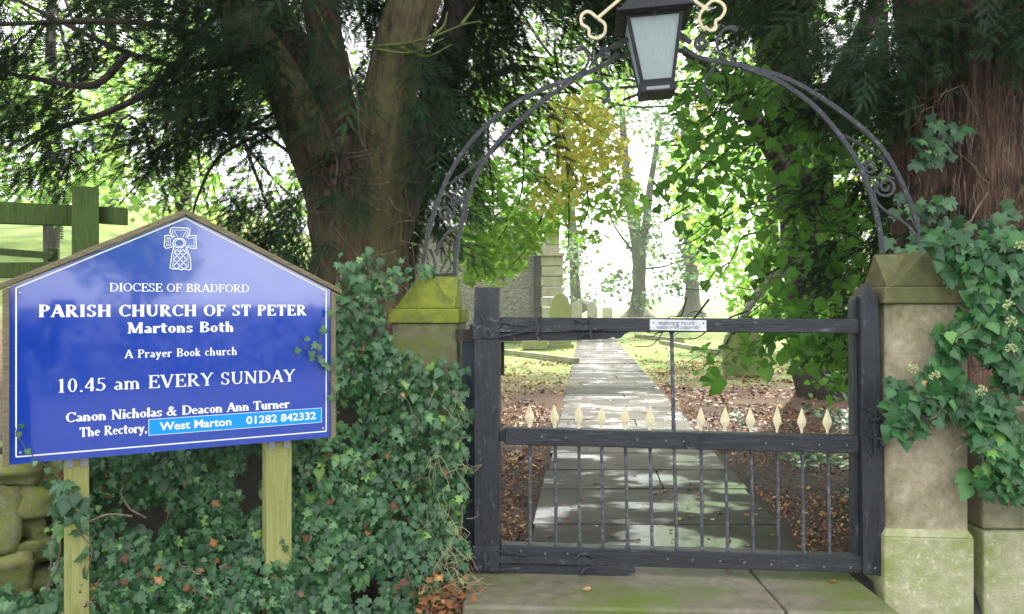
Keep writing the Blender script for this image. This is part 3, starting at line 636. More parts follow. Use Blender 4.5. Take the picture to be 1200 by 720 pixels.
for sg in (1,-1):
    mx = lambda x: x if sg > 0 else SW-x
    P = [(mx(-.022),zt_-.017),(mx(-.022),zt_+.002),(SW/2,zpk+.006),(SW/2,zpk-.016)]; b = MB(); b.prism(P, -.014, .045); b.build('frame_rail', FRAM, board, bevel=.002)
for px0, px1, yb_, dn in ((75,105,700,.045),(315,345.5,670,.045)):
    a = SP(px0,520)[0]; c = SP(px1,520)[0]; b = MB(); b.box(a, c, dn, dn+.07, .25, zt_-.05 if px0 < 200 else zt_-.03); b.build('post', SPOST, board, bevel=.004)
    for f in (.2,.8):
        s = MB(); xx = a+(c-a)*f; s.box(xx-.011, xx+.011, dn-.005, dn-.001, zb_-.012-.0, zb_+.0+.0 ); s.box(xx-.011, xx+.011, dn-.0055, dn-.0015, zb_-.03, zb_-.0125); s.ball((xx, dn-.006, zb_-.018), .004, 8, 4); s.build('bracket', SCREW, board)
# lettering: a small serif alphabet of thick and thin strokes
GL = {
'A':(.76,'d .09 0 .38 1;D .38 1 .67 0;H .2 .56 .33;S .09 0 .1;S .67 0 .12'),'B':(.68,'V .17 0 1;H .04 .34 1;H .04 .38 0;H .17 .36 .52;A .33 .76 .24 .24 -90 90;A .35 .26 .27 .26 -90 90'),
'C':(.72,'A .4 .5 .33 .5 48 312;v .66 .68 .97;v .66 .1 .2'),'D':(.8,'V .17 0 1;H .04 .38 1;H .04 .38 0;A .36 .5 .37 .5 -90 90'),
'E':(.66,'V .17 0 1;H .04 .6 1;H .04 .62 0;H .17 .46 .52;v .58 .78 1;v .61 0 .24;v .45 .4 .64'),'F':(.62,'V .17 0 1;H .04 .58 1;H .17 .46 .52;v .57 .78 1;v .45 .4 .64;S .17 0 .14'),
'H':(.84,'V .17 0 1;V .66 0 1;H .17 .66 .51;S .17 0 .13;S .17 1 .13;S .66 0 .13;S .66 1 .13'),'I':(.36,'V .18 0 1;S .18 0 .13;S .18 1 .13'),
'M':(1.0,'v .15 0 1;D .16 1 .48 .04;d .48 .04 .82 1;V .84 0 1;S .13 0 .1;S .12 1 .1;S .84 0 .13;S .86 1 .1'),'N':(.82,'v .15 0 1;D .14 1 .66 0;v .67 0 1;S .15 0 .1;S .1 1 .09;S .67 1 .1'),
'O':(.8,'A .4 .5 .33 .5 0 360'),'P':(.64,'V .17 0 1;H .04 .32 1;H .17 .32 .46;A .32 .73 .26 .27 -90 90;S .17 0 .14'),
'R':(.76,'V .17 0 1;H .04 .32 1;H .17 .34 .48;A .32 .74 .25 .26 -90 90;D .34 .48 .64 0;S .17 0 .13;S .68 0 .08'),
'S':(.58,'A .28 .74 .19 .26 40 270;A .3 .25 .2 .25 90 -140;v .47 .72 .97;v .09 .04 .28'),'T':(.7,'V .35 0 1;H .05 .65 1;v .06 .76 1;v .64 .76 1;S .35 0 .14'),
'U':(.8,'V .17 .3 1;A .41 .3 .24 .3 180 360;v .65 .3 1;S .17 1 .13;S .65 1 .1'),'V':(.76,'D .1 1 .39 0;d .39 0 .66 1;S .1 1 .12;S .66 1 .1'),
'Y':(.76,'D .1 1 .38 .46;d .38 .46 .65 1;V .38 0 .48;S .1 1 .12;S .65 1 .1;S .38 0 .13'),
'a':(.5,'V .35 .06 .48;A .22 .47 .13 .17 0 150;A .21 .17 .15 .17 0 360;S .42 .03 .07'),'c':(.46,'A .25 .32 .19 .32 40 315'),
'e':(.48,'A .25 .32 .19 .32 5 315;H .08 .42 .37'),'h':(.58,'V .12 0 1;A .27 .42 .15 .22 0 160;V .42 0 .42;S .12 0 .1;S .07 1 .06;S .42 0 .1'),
'i':(.28,'V .14 0 .64;. .14 .87;S .14 0 .1;S .09 .63 .06'),'k':(.54,'V .12 0 1;d .14 .25 .4 .62;D .23 .36 .44 0;S .12 0 .1;S .45 0 .08;S .38 .63 .08'),
'l':(.28,'V .14 0 1;S .14 0 .1;S .09 1 .06'),'m':(.88,'V .12 0 .64;A .27 .42 .15 .22 0 160;V .42 0 .42;A .57 .42 .15 .22 0 160;V .72 0 .42;S .12 0 .1;S .07 .63 .06;S .42 0 .1;S .72 0 .1'),
'n':(.58,'V .12 0 .64;A .27 .42 .15 .22 0 160;V .42 0 .42;S .12 0 .1;S .07 .63 .06;S .42 0 .1'),'o':(.52,'A .26 .32 .19 .32 0 360'),
'r':(.44,'V .12 0 .64;A .28 .44 .16 .2 60 165;. .36 .56;S .13 0 .12;S .07 .63 .06'),'s':(.42,'A .2 .47 .13 .17 30 270;A .21 .16 .14 .16 90 -150;v .34 .45 .62;v .06 .03 .18'),
't':(.42,'V .18 .1 .88;H -.03 .42 .63;A .27 .1 .09 .1 180 340'),'u':(.58,'V .12 .2 .64;A .26 .2 .14 .2 180 360;V .42 0 .64;S .08 .63 .06;S .38 .63 .06;S .48 0 .06'),
'y':(.54,'D .08 .64 .27 .05;d .45 .64 .17 -.26;S .08 .64 .09;S .44 .64 .08;. .12 -.24'),
'&':(.86,'A .36 .78 .15 .2 0 360;D .24 .66 .68 0;A .28 .25 .22 .25 60 330;d .46 .1 .66 .52;S .66 .54 .1;S .72 0 .08'),
'0':(.54,'A .27 .5 .19 .5 0 360'),'1':(.5,'V .26 0 1;d .12 .86 .26 .98;S .26 0 .13'),'4':(.54,'d .36 .98 .04 .3;H .04 .5 .27;V .37 0 1'),
'5':(.54,'H .16 .46 .95;v .15 .52 .95;A .22 .31 .24 .31 -130 100;. .07 .1'),'.':(.28,'. .14 .05'),',':(.26,'. .12 .05;d .15 .05 .06 -.15'),' ':(.34,'')}
LV = [0]
def serif(b, txt, x0, x1, z0, cap, T, t, y, track=.0):
    adv = sum(GL[c][0]+track for c in txt)-track; sx = (x1-x0)/adv; X = x0
    def quad(P):
        LV[0] = (LV[0]+1) % 40; yy = y-LV[0]*.00002; b.add([(X+p[0]*sx, yy, z0+p[1]*cap) for p in P], [(0,1,2,3)])
    def stroke(ax, ay, bx, by, w_):
        l = math.hypot(bx-ax, by-ay) or 1; hz = w_/2
        if abs(by-ay) > abs(bx-ax)*.6: quad([(ax-hz,ay),(ax+hz,ay),(bx+hz,by),(bx-hz,by)])
        else: quad([(ax,ay-hz),(bx,by-hz),(bx,by+hz),(ax,ay+hz)])
    for c in txt:
        for cmd in GL[c][1].split(';'):
            if not cmd: continue
            q = cmd.split(); k = q[0]; v = [float(z) for z in q[1:]]
            if k == 'V': stroke(v[0], v[1], v[0], v[2], T)
            elif k == 'v': stroke(v[0], v[1], v[0], v[2], t*1.2)
            elif k == 'H': stroke(v[0], v[2]+(t/2 if v[2] < .02 else -t/2 if v[2] > .93 else 0), v[1], v[2]+(t/2 if v[2] < .02 else -t/2 if v[2] > .93 else 0), t)
            elif k == 'D': stroke(*v, T*1.1)
            elif k == 'd': stroke(*v, t*1.4)
            elif k == 'S': zz = v[1]+(t*.45 if v[1] < .5 else -t*.45); quad([(v[0]-v[2],zz-t*.5),(v[0]+v[2],zz-t*.5),(v[0]+v[2],zz+t*.5),(v[0]-v[2],zz+t*.5)])
            elif k == '.': r = T*.55; ra = r*.9; quad([(v[0]-r,v[1]),(v[0],v[1]-ra),(v[0]+r,v[1]),(v[0],v[1]+ra)]); quad([(v[0]-r*.75,v[1]-r*.7),(v[0]+r*.75,v[1]-r*.7),(v[0]+r*.75,v[1]+r*.7),(v[0]-r*.75,v[1]+r*.7)])
            elif k == 'A':
                cx, cy, rx, ry, a0, a1 = v; n = max(5, int(abs(a1-a0)/18)); pv = None
                for i in range(n+1):
                    a = R(a0+(a1-a0)*i/n); w_ = t+(T-t)*abs(math.cos(a))**1.3; ro, ri = w_*.5, w_*.5
                    cur = ((cx+(rx+ro*.6)*math.cos(a), cy+(ry-.0)*math.sin(a)), (cx+(rx-ri*1.2)*math.cos(a), cy+(ry-max(t,w_*.75))*math.sin(a)))
                    if pv: quad([pv[0], cur[0], cur[1], pv[1]])
                    pv = cur
        X += (GL[c][0]+track)*sx
def textline(txt, xl, yl, xr, yr_, cap, T, t, track=.0, scale=1.0):
    a, c = SP(xl, yl), SP(xr, yr_); dm = (CZ-(a[1]+c[1])/2)/(((yl+yr_)/2-HZ)/F) if abs((yl+yr_)/2-HZ) > 40 else 2.775
    b = MB(); serif(b, txt, a[0], c[0], (a[1]+c[1])/2, cap*dm/F, T, t, -.0012, track); b.build('lettering', WHITE, board, fix=False)
textline('DIOCESE OF BRADFORD', 128, 342.5, 292, 342, 9.5, .14, .07)
textline('PARISH CHURCH OF ST PETER', 45, 373.5, 359, 368.5, 13.5, .23, .09, .06)
textline('Martons Both', 149, 391.5, 274, 388.5, 12.5, .22, .09, .05)
textline('A Prayer Book church', 146, 421, 278, 415, 9.5, .17, .085, .04)
textline('10.45 am EVERY SUNDAY', 66, 460.5, 346, 447, 15, .15, .065, .03)
textline('Canon Nicholas & Deacon Ann Turner', 77, 495.5, 339, 478, 11, .21, .09)
textline('The Rectory,', 93, 512, 173, 507, 11, .2, .09)
# white border line
e = .037
I = [(e,zb_+.028),(SW-e,zb_+.028),(SW-e,zt_-.004),(SW/2,zpk-.0265),(e,zt_-.004)]; b = MB()
for i in range(5):
    p, q = Vector(I[i]), Vector(I[(i+1)%5]); t_ = (q-p).normalized(); n_ = Vector((-t_.y, t_.x))*.0022; yy = -.0012-.00004*i
    b.add([(v.x, yy, v.y) for v in (p-n_, q-n_, q+n_, p+n_)], [(0,1,2,3)])
b.build('border_line', WHITE, board, fix=False)
for x_, z__ in ((e+.012,zb_+.04),(SW-e-.012,zb_+.04),(e+.01,zt_-.02),(SW-e-.01,zt_-.02)):
    s = MB(); s.ball((x_, -.002, z__), .0048, 10, 4, .4); s.build('screw', SCREW, board)
# sticker
s0, s1, s2, s3 = SP(174,511), SP(377,495), SP(376.5,477.5), SP(174,492)
zl, zh = (s0[1]+s1[1])/2, (s2[1]+s3[1])/2
b = MB(); b.box(s0[0], s1[0], -.0022, -.0003, zl, zh); stick = b.build('sticker', CYAN, board)
b = MB(); ww = .0016
for q in ((s0[0],s1[0],zl,zl+ww),(s0[0],s1[0],zh-ww,zh),(s0[0],s0[0]+ww,zl,zh),(s1[0]-ww,s1[0],zl,zh)):
    LV[0] += 1; yy = -.0024-.00003*(LV[0]%7); b.add([(q[0],yy,q[2]),(q[1],yy,q[2]),(q[1],yy,q[3]),(q[0],yy,q[3])], [(0,1,2,3)])
a, c = SP(187,504), SP(271,500); d_, e_ = SP(288.5,498), SP(370,493); zc = zl+(zh-zl)*.27; cp = (zh-zl)*.5
put_sans(b, 'West Marton', a[0], c[0], zc, cp, -.0026, .022); put_sans(b, '01282 842332', d_[0], e_[0], zc, cp, -.0026, .022)
b.build('lettering', WHITE, stick, fix=False)
# Celtic cross emblem in white line
b = MB()
def eline(L, w_=.0024, closed=False):
    P = [Vector(SP(160+x/9, 250+y/9)) for x, y in L]
    if closed: P.append(P[0])
    for i in range(len(P)-1):
        t_ = (P[i+1]-P[i]); 
        if t_.length < 1e-6: continue
        t_.normalize(); n_ = Vector((-t_.y, t_.x))*w_/2; x_ = t_*w_*.4; LV[0] += 1; yy = -.0012-.00002*(LV[0]%60)
        b.add([(v.x, yy, v.y) for v in (P[i]-n_-x_, P[i+1]-n_+x_, P[i+1]+n_+x_, P[i]+n_-x_)], [(0,1,2,3)])
eline([(385,262),(352,205),(360,165),(385,152),(535,158),(562,172),(560,210),(530,262)], .003)
eline([(405,255),(375,200),(385,178),(535,182),(542,200),(515,255)], .0018); eline([(432,248),(398,190)], .0018); eline([(488,250),(522,192)], .0018)
eline([(385,250),(330,232),(298,240),(292,350),(310,372),(345,365),(390,350)], .003); eline([(375,272),(322,255),(318,345),(375,335)], .0018); eline([(340,262),(340,342)],.0015); eline([(358,266),(358,338)],.0015)
eline([(535,250),(560,238),(625,236),(630,370),(575,372),(525,350)], .003); eline([(545,270),(606,256),(606,352),(545,340)], .0018)
eline([(450+66*math.cos(R(a)), 315+52*math.sin(R(a))) for a in range(0,361,24)], .003); eline([(452+48*math.cos(R(a)), 315+38*math.sin(R(a))) for a in range(0,361,30)], .0022)
eline([(392,362),(372,430),(352,578),(385,590),(440,585),(470,600),(505,588),(548,600),(572,590),(568,480),(535,390),(525,358)], .003)
eline([(408,372),(392,430),(380,572)], .0016); eline([(512,368),(540,440),(545,575)], .0016)
for i in range(6):
    y0 = 380+i*36; xa, xb = 402-i*4, 518+i*4; m_x = (xa+xb)/2; r = []
    for kx in range(4):
        x0 = xa+(xb-xa)*kx/4; x1 = xa+(xb-xa)*(kx+1)/4
        if (kx+i) % 2: eline([(x0,y0),(x1,y0+34)], .0022); 
        else: eline([(x1,y0),(x0,y0+34)], .0022)
        eline([((x0+x1)/2-14,y0+4),((x0+x1)/2+8,y0+24)] if (kx+i)%2 == 0 else [((x0+x1)/2+14,y0+6),((x0+x1)/2-6,y0+26)], .0012)
b.build('emblem', WHITE, board, fix=False)

# ---------------------------------------------------------------- dry stone wall of mossy boulders, mostly under ivy
swl = empty('stone_wall', (0,0,0), 0, 'wall of large yellow-green mossy boulders left of the notice board posts', 'wall')
def boulder(c, r, rz=0, seed=0, mat=BOUL, par=None, name='stone', n=3):
    bm = bmesh.new(); bmesh.ops.create_cube(bm, size=2); bmesh.ops.subdivide_edges(bm, edges=bm.edges, cuts=n+5, use_grid_fill=True)
    P = np.array([v.co[:] for v in bm.verts]); L = np.linalg.norm(P, axis=1)[:,None]; P = P*(.78+.27/L)
    P = P*(1+.6*(vnoise(P*.9+seed*7.7, 1.0)-.5)[:,None]) + .2*(vnoise(P*2.4+seed*3.1, 1.0)-.5)[:,None]+ .1*(vnoise(P*5+seed, 1.0)-.5)[:,None]
    for v, q in zip(bm.verts, P): v.co = q
    me = bpy.data.meshes.new(name); bm.to_mesh(me); bm.free(); o = link(name, me, mat, par, True)
    o.location = c; o.scale = r; o.rotation_euler = (random.uniform(-.1,.1), random.uniform(-.08,.08), rz); return o
STN = [((-14,595),(40,42)),((52,562),(40,22)),((45,612),(16,22)),((5,662),(36,22)),((48,640),(22,14)),((46,672),(20,13)),((10,692),(34,12)),((-20,620),(30,14)),((-40,560),(34,24)),((20,722),(40,16)),((60,705),(22,16)),((-50,660),(34,26)),((15,545),(30,14))]
for i, ((px, py), (rx, rz_)) in enumerate(STN):
    d = 2.80+.03*(i%3)+max(0,(px))*.0012; c = W(px, py, d+.12); boulder(c, (rx*d/F*1.05, .16, rz_*d/F*1.08), R(24), i, par=swl)
core = MB()
pts = [(-.42,3.82),(-.62,3.52),(-1.1,3.28),(-1.75,3.04),(-2.3,2.76),(-3.2,2.3)]
top = [1.28,1.38,1.3,1.12,.95,.9]
for i in range(len(pts)-1):
    (xa,ya),(xb,yb) = pts[i], pts[i+1]; ha, hb = top[i], top[i+1]
    core.add([(xa,ya,0),(xb,yb,0),(xb,yb,hb),(xa,ya,ha),(xa,ya+.45,0),(xb,yb+.45,0),(xb,yb+.45,hb),(xa,ya+.45,ha)],[(0,1,2,3),(7,6,5,4),(3,2,6,7),(0,3,7,4),(1,5,6,2)])
DARKSTONE = stonemat('dark_walling_stone', (.03,.028,.02), (.07,.06,.045), (.05,.055,.02), .5, 4, 16)
core.build('rubble', DARKSTONE, swl)

# ---------------------------------------------------------------- ivy
def ivy_root(px, d): return
def ivy(label, poly, depth, n, smin, smax, mat, singles, cat='ivy', seed=0, normal=(.1,-1,.35), thick=.07, stems=30, clump=6, up=(0,-.3,-1), holes=.30, forms=.35):
    t = empty('ivy_plant', (W(sum(p[0] for p in poly)/len(poly), 700, 3.2).x, 3.4, 0), 0, label, cat); org = np.array(t.location)
    xs_ = [p[0] for p in poly]; ys_ = [p[1] for p in poly]; C = []
    while len(C) < n:
        m_ = n*2; px = RNG.uniform(min(xs_), max(xs_), m_); py = RNG.uniform(min(ys_), max(ys_), m_)
        jx = px+RNG.normal(0,5,m_); jy = py+RNG.normal(0,5,m_); k = in_poly(jx, jy, poly); px, py = px[k], py[k]
        d = depth(px, py); X = np.stack([(px-600)/F*d, d, CZ-(py-HZ)/F*d], 1)
        cl = vnoise(X, clump)*.6+vnoise(X, clump*2.7)*.4; keep = cl > holes; X, cl = X[keep], cl[keep]
        X[:,1] -= (cl-.5)*.16; X[:,1] += RNG.uniform(0, thick, len(X)); C += list(X)
    C = np.array(C[:n]); nrm = np.tile(np.array(normal, float), (n,1)); e_ = .02
    for a in range(3):
        dv = np.zeros(3); dv[a] = e_; nrm[:,a] -= 3.2*(vnoise(C+dv, clump)-vnoise(C-dv, clump))*(1 if a != 1 else .2)
    FR = frames(n, nrm, .38, up, .55)
    size = smin+(smax-smin)*RNG.random(n)**1.7; rnd = np.clip(RNG.normal(.42,.2,n)+.35*(vnoise(C, 3)-.5)+(RNG.random(n) > .95)*.4, 0, 1)
    order = C[:,1]+RNG.random(n)*.05-size*2
    k2 = RNG.random(n) < forms
    for Tm_, kk in ((T_IVY, ~k2), (T_IVY2, k2)):
        if kk.sum(): foliage('foliage', Tm_, C[kk], FR[kk], size[kk], rnd[kk], mat, t, org, int(singles*kk.mean()), 'leaf', order[kk])
    nd = n//60
    if n > 900: C3 = C[RNG.integers(0,n,nd)]-np.array([0,.012,0]); foliage('dead_leaf', T_MAPLE, C3, frames(nd, (0,-1,.6), .7), RNG.uniform(.02,.045,nd), RNG.uniform(.3,.95,nd), DEAD, t, org)
    for i in range(stems):
        b = MB(); k = random.randrange(n); p = Vector(C[k]); p.y -= .01; L = [p.copy()]; dr = Vector((random.uniform(-1,1), random.uniform(-.3,.1), random.uniform(-1,.8)))
        for _ in range(6):
            dr += Vector((random.uniform(-.6,.6), random.uniform(-.15,.15), random.uniform(-.6,.5))); L.append(L[-1]+dr.normalized()*random.uniform(.02,.045))
        b.tube([q-Vector(org) for q in bez(L, 4)], [random.choice((.0018,.0025,.004))]*(6*4+1), 5); b.build('stem', TWIG, t, smooth=True)
    return t
def dl(px, py):                                  # the leafy face of the left bank
    x = (px-600)/F*3.1; base = np.interp(px, [20,75,330,400,470,550], [2.85,2.86,3.14,3.22,3.36,3.46])
    return base-.30*np.clip((py-590-.12*(330-px))/130, 0, 1)*np.interp(px, [300,420,545], [1,.8,.25])
ivy('dense dark green ivy blanketing the bank from below the notice board to the left pier',
    [(62,640),(66,560),(80,530),(390,500),(392,440),(388,400),(395,352),(412,338),(426,322),(440,335),(446,380),(462,408),(490,418),(545,430),(551,520),(545,600),(546,690),(544,716),(535,760),(-30,760),(-20,705),(60,700)], dl, 7600, .024, .056, IVY, 290, holes=.28)
ivy('trailing ivy sprays climbing the bare yew trunk above the left pier cap',
    [(395,352),(400,305),(425,288),(440,300),(462,312),(500,308),(516,322),(470,326),(448,345),(440,360)], lambda px, py: 3.52+0*px, 110, .03, .055, IVY, 40, normal=(0,-1,.5), stems=10, holes=.1)
ivy('glossy large-leaved ivy with pale flower heads spilling over the right pier and wall',
    [(1072,285),(1110,290),(1122,318),(1146,340),(1128,372),(1104,400),(1112,430),(1085,448),(1052,440),(1048,470),(1052,506),(1080,512),(1090,482),(1128,480),(1146,500),(1160,545),(1150,560),(1185,585),(1290,600),(1290,265),(1150,272),(1100,276)],
    lambda px, py: np.where(px < 1146, 3.18, 3.14)+0*py, 1700, .042, .085, IVYR, 290, normal=(-.15,-1,.4), thick=.1, stems=26, clump=4, holes=.22, forms=.6)
ivy('small ivy runner growing down the left sign post', [(75,560),(104,560),(106,690),(60,700),(52,640)], lambda px, py: 2.66+0*px, 60, .04, .06, IVY, 12, normal=(.2,-1,.4), thick=.01, stems=4, holes=0)
def runner(L, d, label, n, parent_thing, sz, plane=None):
    t = empty('ivy_plant', tuple(plane_pt(L[0], plane, d)), 0, label, 'ivy runner'); o3 = Vector(t.location); b = MB()
    P = [Vector(plane_pt(p, plane, d)) for p in L]; P = bez(P, 6); b.tube([Vector(p)-o3 for p in P], .0016, 5); b.build('stem', TWIG, t, smooth=True)
    idx = np.linspace(1, len(P)-1, n).astype(int); C = np.array([P[i] for i in idx])+RNG.normal(0,.012,(n,3))*np.array([1,.2,1]); C[:,1] -= .006
    foliage('foliage', T_IVY, C, frames(n, (.3,-1,.2), .2, (0,0,-1), .8), RNG.uniform(sz*.7, sz*1.2, n), RNG.uniform(.3,.75,n), IVY, t, np.array(o3), n-1, 'leaf', np.arange(n))
def plane_pt(p, plane, d):
    if plane is None: return W(p[0], p[1], d)
    u, z = plane(*p); return (plane.o[0]+plane.d[0]*u+.02*plane.d[1], plane.o[1]+plane.d[1]*u-.02*plane.d[0], z)
runner([(392,470),(383,440),(378,425),(372,415),(374,395),(378,372)], 3, 'ivy runner curling over the right edge of the blue board', 9, None, .03, SP)
runner([(394,430),(380,426),(366,420),(357,408),(350,396)], 3, 'ivy sprig reaching furthest left across the blue board', 7, None, .027, SP)
runner([(70,560),(48,540),(33,528),(22,510),(18,500)], 3, 'thin ivy runner at the lower left corner of the blue board', 7, None, .02, SP)
runner([(342,655),(330,630),(322,600),(326,570),(318,545)], 2.99, 'thin ivy runner climbing the right sign post', 9, None, .03)
# pale flower heads on the right-hand ivy
for px, py in ((1185,385-8),(1185,409),(1070,432),(1095,440),(1150,458),(1182,357),(1195,288)):
    b = MB(); c = W(px, py, 3.02)
    for _ in range(22):
        v = Vector((random.gauss(0,1), random.gauss(0,1), random.gauss(0,1))).normalized()*.019; b.tube([(0,0,0), v], .0008, 3); b.ball(v, .0036, 5, 3)
    o = b.build('ivy_flower_head', M('ivy_flower', (.42,.46,.2), .6)[0] if 'ivy_flower' not in bpy.data.materials else bpy.data.materials['ivy_flower'], bpy.data.objects['ivy_plant.002'])
    o.location = c-Vector(bpy.data.objects['ivy_plant.002'].location)

# ---------------------------------------------------------------- wooden fences upper left
def fence(label, posts, rails, group='green wooden fences behind the notice board'):
    o3 = posts[0][0]; t = empty('wooden_fence', (o3[0], o3[1], 0), 0, label, 'fence', group)
    for (x_, y_), s, z0, z1, rz in posts:
        b = MB(); b.box(-s, s, -s, s, z0, z1-.01); b.add([(-s,-s,z1-.01),(s,-s,z1-.01),(s,s,z1-.01),(-s,s,z1-.01),(-s+.004,-s+.004,z1),(s-.004,-s+.004,z1),(s-.004,s-.004,z1+.004),(-s+.004,s-.004,z1+.004)],[(4,5,6,7),(0,1,5,4),(1,2,6,5),(2,3,7,6),(3,0,4,7)])
        o = b.build('post', FENC, t, bevel=.004); o.location = (x_-o3[0], y_-o3[1], 0); o.rotation_euler = (0,0,rz)
    for a, c, h in rails:
        a, c = Vector(a), Vector(c); b = MB(); d_ = (c-a); d_.z = 0; d_.normalize(); nrm = Vector((-d_.y, d_.x, 0))*.02; off = Vector(o3+(0,)) if len(o3) == 2 else Vector((o3[0],o3[1],0))
        P = [a-nrm, c-nrm, c+nrm, a+nrm]; b.add([p-off-Vector((0,0,h/2)) for p in P]+[p-off+Vector((0,0,h/2)) for p in P], [(0,3,2,1),(4,5,6,7),(0,1,5,4),(1,2,6,5),(2,3,7,6),(3,0,4,7)])
        b.build('rail', FENC, t, bevel=.004)
fp = W(100, 250, 3.55); 
fence('tall mossy green fence post with cross rail rising behind the notice board', [((fp.x,fp.y),.054,.2,zat(220,3.55),R(30))],
      [(W(-700,225,2.6), W(88,253,3.64), .098),(W(112,252,3.64), W(146,254,3.56), .08),(W(-700,326,2.6), W(88,316,3.62), .07)])
fp2 = W(63, 300, 5.6)
fence('lower, farther fence rail ending in a short post left of the notice board', [((fp2.x,fp2.y),.035,.3,zat(291,5.6),R(20))], [(W(-700,240,5.2), W(62,300,5.55), .05)])

# ---------------------------------------------------------------- trees
def fluted(name, pts, rad, mat, parent, org, sides=30, amp=.22, seed=0, n=10, fl=2.2, vs=.7):
    P = np.array(bez(pts, n)); m_ = len(P); r = np.interp(np.linspace(0,1,m_), np.linspace(0,1,len(rad)), rad); V = []
    up = np.array([0,1.,0])
    for i in range(m_):
        t = P[min(i+1,m_-1)]-P[max(i-1,0)]; t /= np.linalg.norm(t); a = up-t*up.dot(t); a /= np.linalg.norm(a); bb = np.cross(t, a); up = a
        th = np.linspace(0, 2*PI, sides, endpoint=False); q = np.stack([np.cos(th)*fl+seed*9, np.sin(th)*fl, np.full(sides, P[i][2]*vs)], 1)
        k = 1+amp*1.7*(vnoise(q, 1)-.5)+amp*.75*(vnoise(q*np.array([3.1,3.1,2.2]), 1)-.5)+amp*.5*(vnoise(q*np.array([7,7,9.]), 1)-.5)
        V.append(P[i]+(np.cos(th)[:,None]*a+np.sin(th)[:,None]*bb)*(r[i]*k)[:,None])
    V = np.concatenate(V)-np.asarray(org); b = MB(); b.v = [tuple(v) for v in V]
    b.f = [(i*sides+k, i*sides+(k+1)%sides, (i+1)*sides+(k+1)%sides, (i+1)*sides+k) for i in range(m_-1) for k in range(sides)]+[tuple(range(sides-1,-1,-1)), tuple((m_-1)*sides+k for k in range(sides))]
    return b.build(name, mat, parent, smooth=True)
def Wl(*L): return [tuple(W(*p)) for p in L]
def twigs(parent, org, L, r, mat=DTWIG, name='branch', n=5):
    for pts in L:
        P = [Vector(p)-Vector(org) for p in Wl(*pts)]; Q = bez([tuple(p) for p in P], n); b = MB(); r_ = r if not isinstance(pts[0], float) else r
        b.tube(Q, list(np.linspace(r, r*.35, len(Q))), 6); b.build(name, mat, parent, smooth=True)
def region(poly, d0, d1, n, clump, holes, seed=0, jit=6):
    xs_ = [p[0] for p in poly]; ys_ = [p[1] for p in poly]; C = []; c = 0
    while c < n:
        m_ = n*2; px = RNG.uniform(min(xs_)-10, max(xs_)+10, m_); py = RNG.uniform(min(ys_)-10, max(ys_)+10, m_); d = d0+(d1-d0)*RNG.random(m_)
        k = in_poly(px+RNG.normal(0,jit,m_), py+RNG.normal(0,jit,m_), poly); px, py, d = px[k], py[k], d[k]
        X = np.stack([(px-600)/F*d, d, CZ-(py-HZ)/F*d], 1); cl = vnoise(X+seed*3.3, clump)*.62+vnoise(X+seed, clump*2.6)*.38; X = X[cl > holes]; C.append(X); c += len(X)
    return np.concatenate(C)[:n]
def blob(c, r, n, clump=1.2, holes=.42, seed=0, shell=.3):
    C = []; k = 0
    while k < n:
        X = RNG.normal(0,1,(n*2,3)); X /= np.linalg.norm(X,axis=1)[:,None]; X *= (RNG.random((n*2,1))**.4)*(1-shell)+shell; X = X*np.array(r)+np.array(c)
        X = X[vnoise(X+seed*2.1, clump) > holes]; C.append(X); k += len(X)
    return np.concatenate(C)[:n]
def rr(n, C, mu=.45, sd=.2, cl=1.5): return np.clip(RNG.normal(mu, sd, n)+.5*(vnoise(C, cl)-.5), 0, 1)
# yew branchlet: a twig with side sprays
def mk_branchlet():
    tv, tt = T_YEW; V = []; T = []; k = 0
    def put(pos, ang, s, tilt):
        nonlocal k
        ca, sa = math.cos(ang), math.sin(ang); X = tv*s; Y = np.stack([X[:,0]*ca+X[:,1]*sa, -X[:,0]*sa+X[:,1]*ca, X[:,2]+X[:,1]*tilt], 1)+np.array(pos)
        V.append(Y); T.append(tt+k); k += len(tv)
    for i in range(6):
        y_ = .06+.13*i; sg = 1 if i % 2 else -1; put((0,y_,-.12*y_*y_), sg*(.75-.03*i), .42-.03*i, -.12)
    put((0,.72,-.06), .05, .36, -.2)
    V.append(np.array([(-.012,0,0),(.012,0,0),(.004,.75,-.06),(-.004,.75,-.06)])); T.append(np.array([(0,1,2),(0,2,3)])+k)
    return np.concatenate(V), np.concatenate(T)
T_BR = mk_branchlet()
def yewfol(parent, org, C, smin, smax, mat, away=(0,0), droop=.55, name='foliage'):
    n = len(C); out = C-np.array([away[0], away[1], 0]); out[:,2] = 0; out /= np.linalg.norm(out,axis=1)[:,None]+1e-6
    up = out*1.0+np.array([0,0,-droop])+RNG.normal(0,.45,(n,3)); FR = frames(n, (0,0,1), .45); z = RNG.normal(0,.4,(n,3))+np.array([0,-.3,1]); y_ = up/np.linalg.norm(up,axis=1)[:,None]
    z = z-y_*np.sum(z*y_,1)[:,None]; z /= np.linalg.norm(z,axis=1)[:,None]; FR = np.stack([np.cross(y_, z), y_, z], 2)
    return foliage(name, T_BR, C, FR, RNG.uniform(smin, smax, n), rr(n, C), mat, parent, org, shade=False)
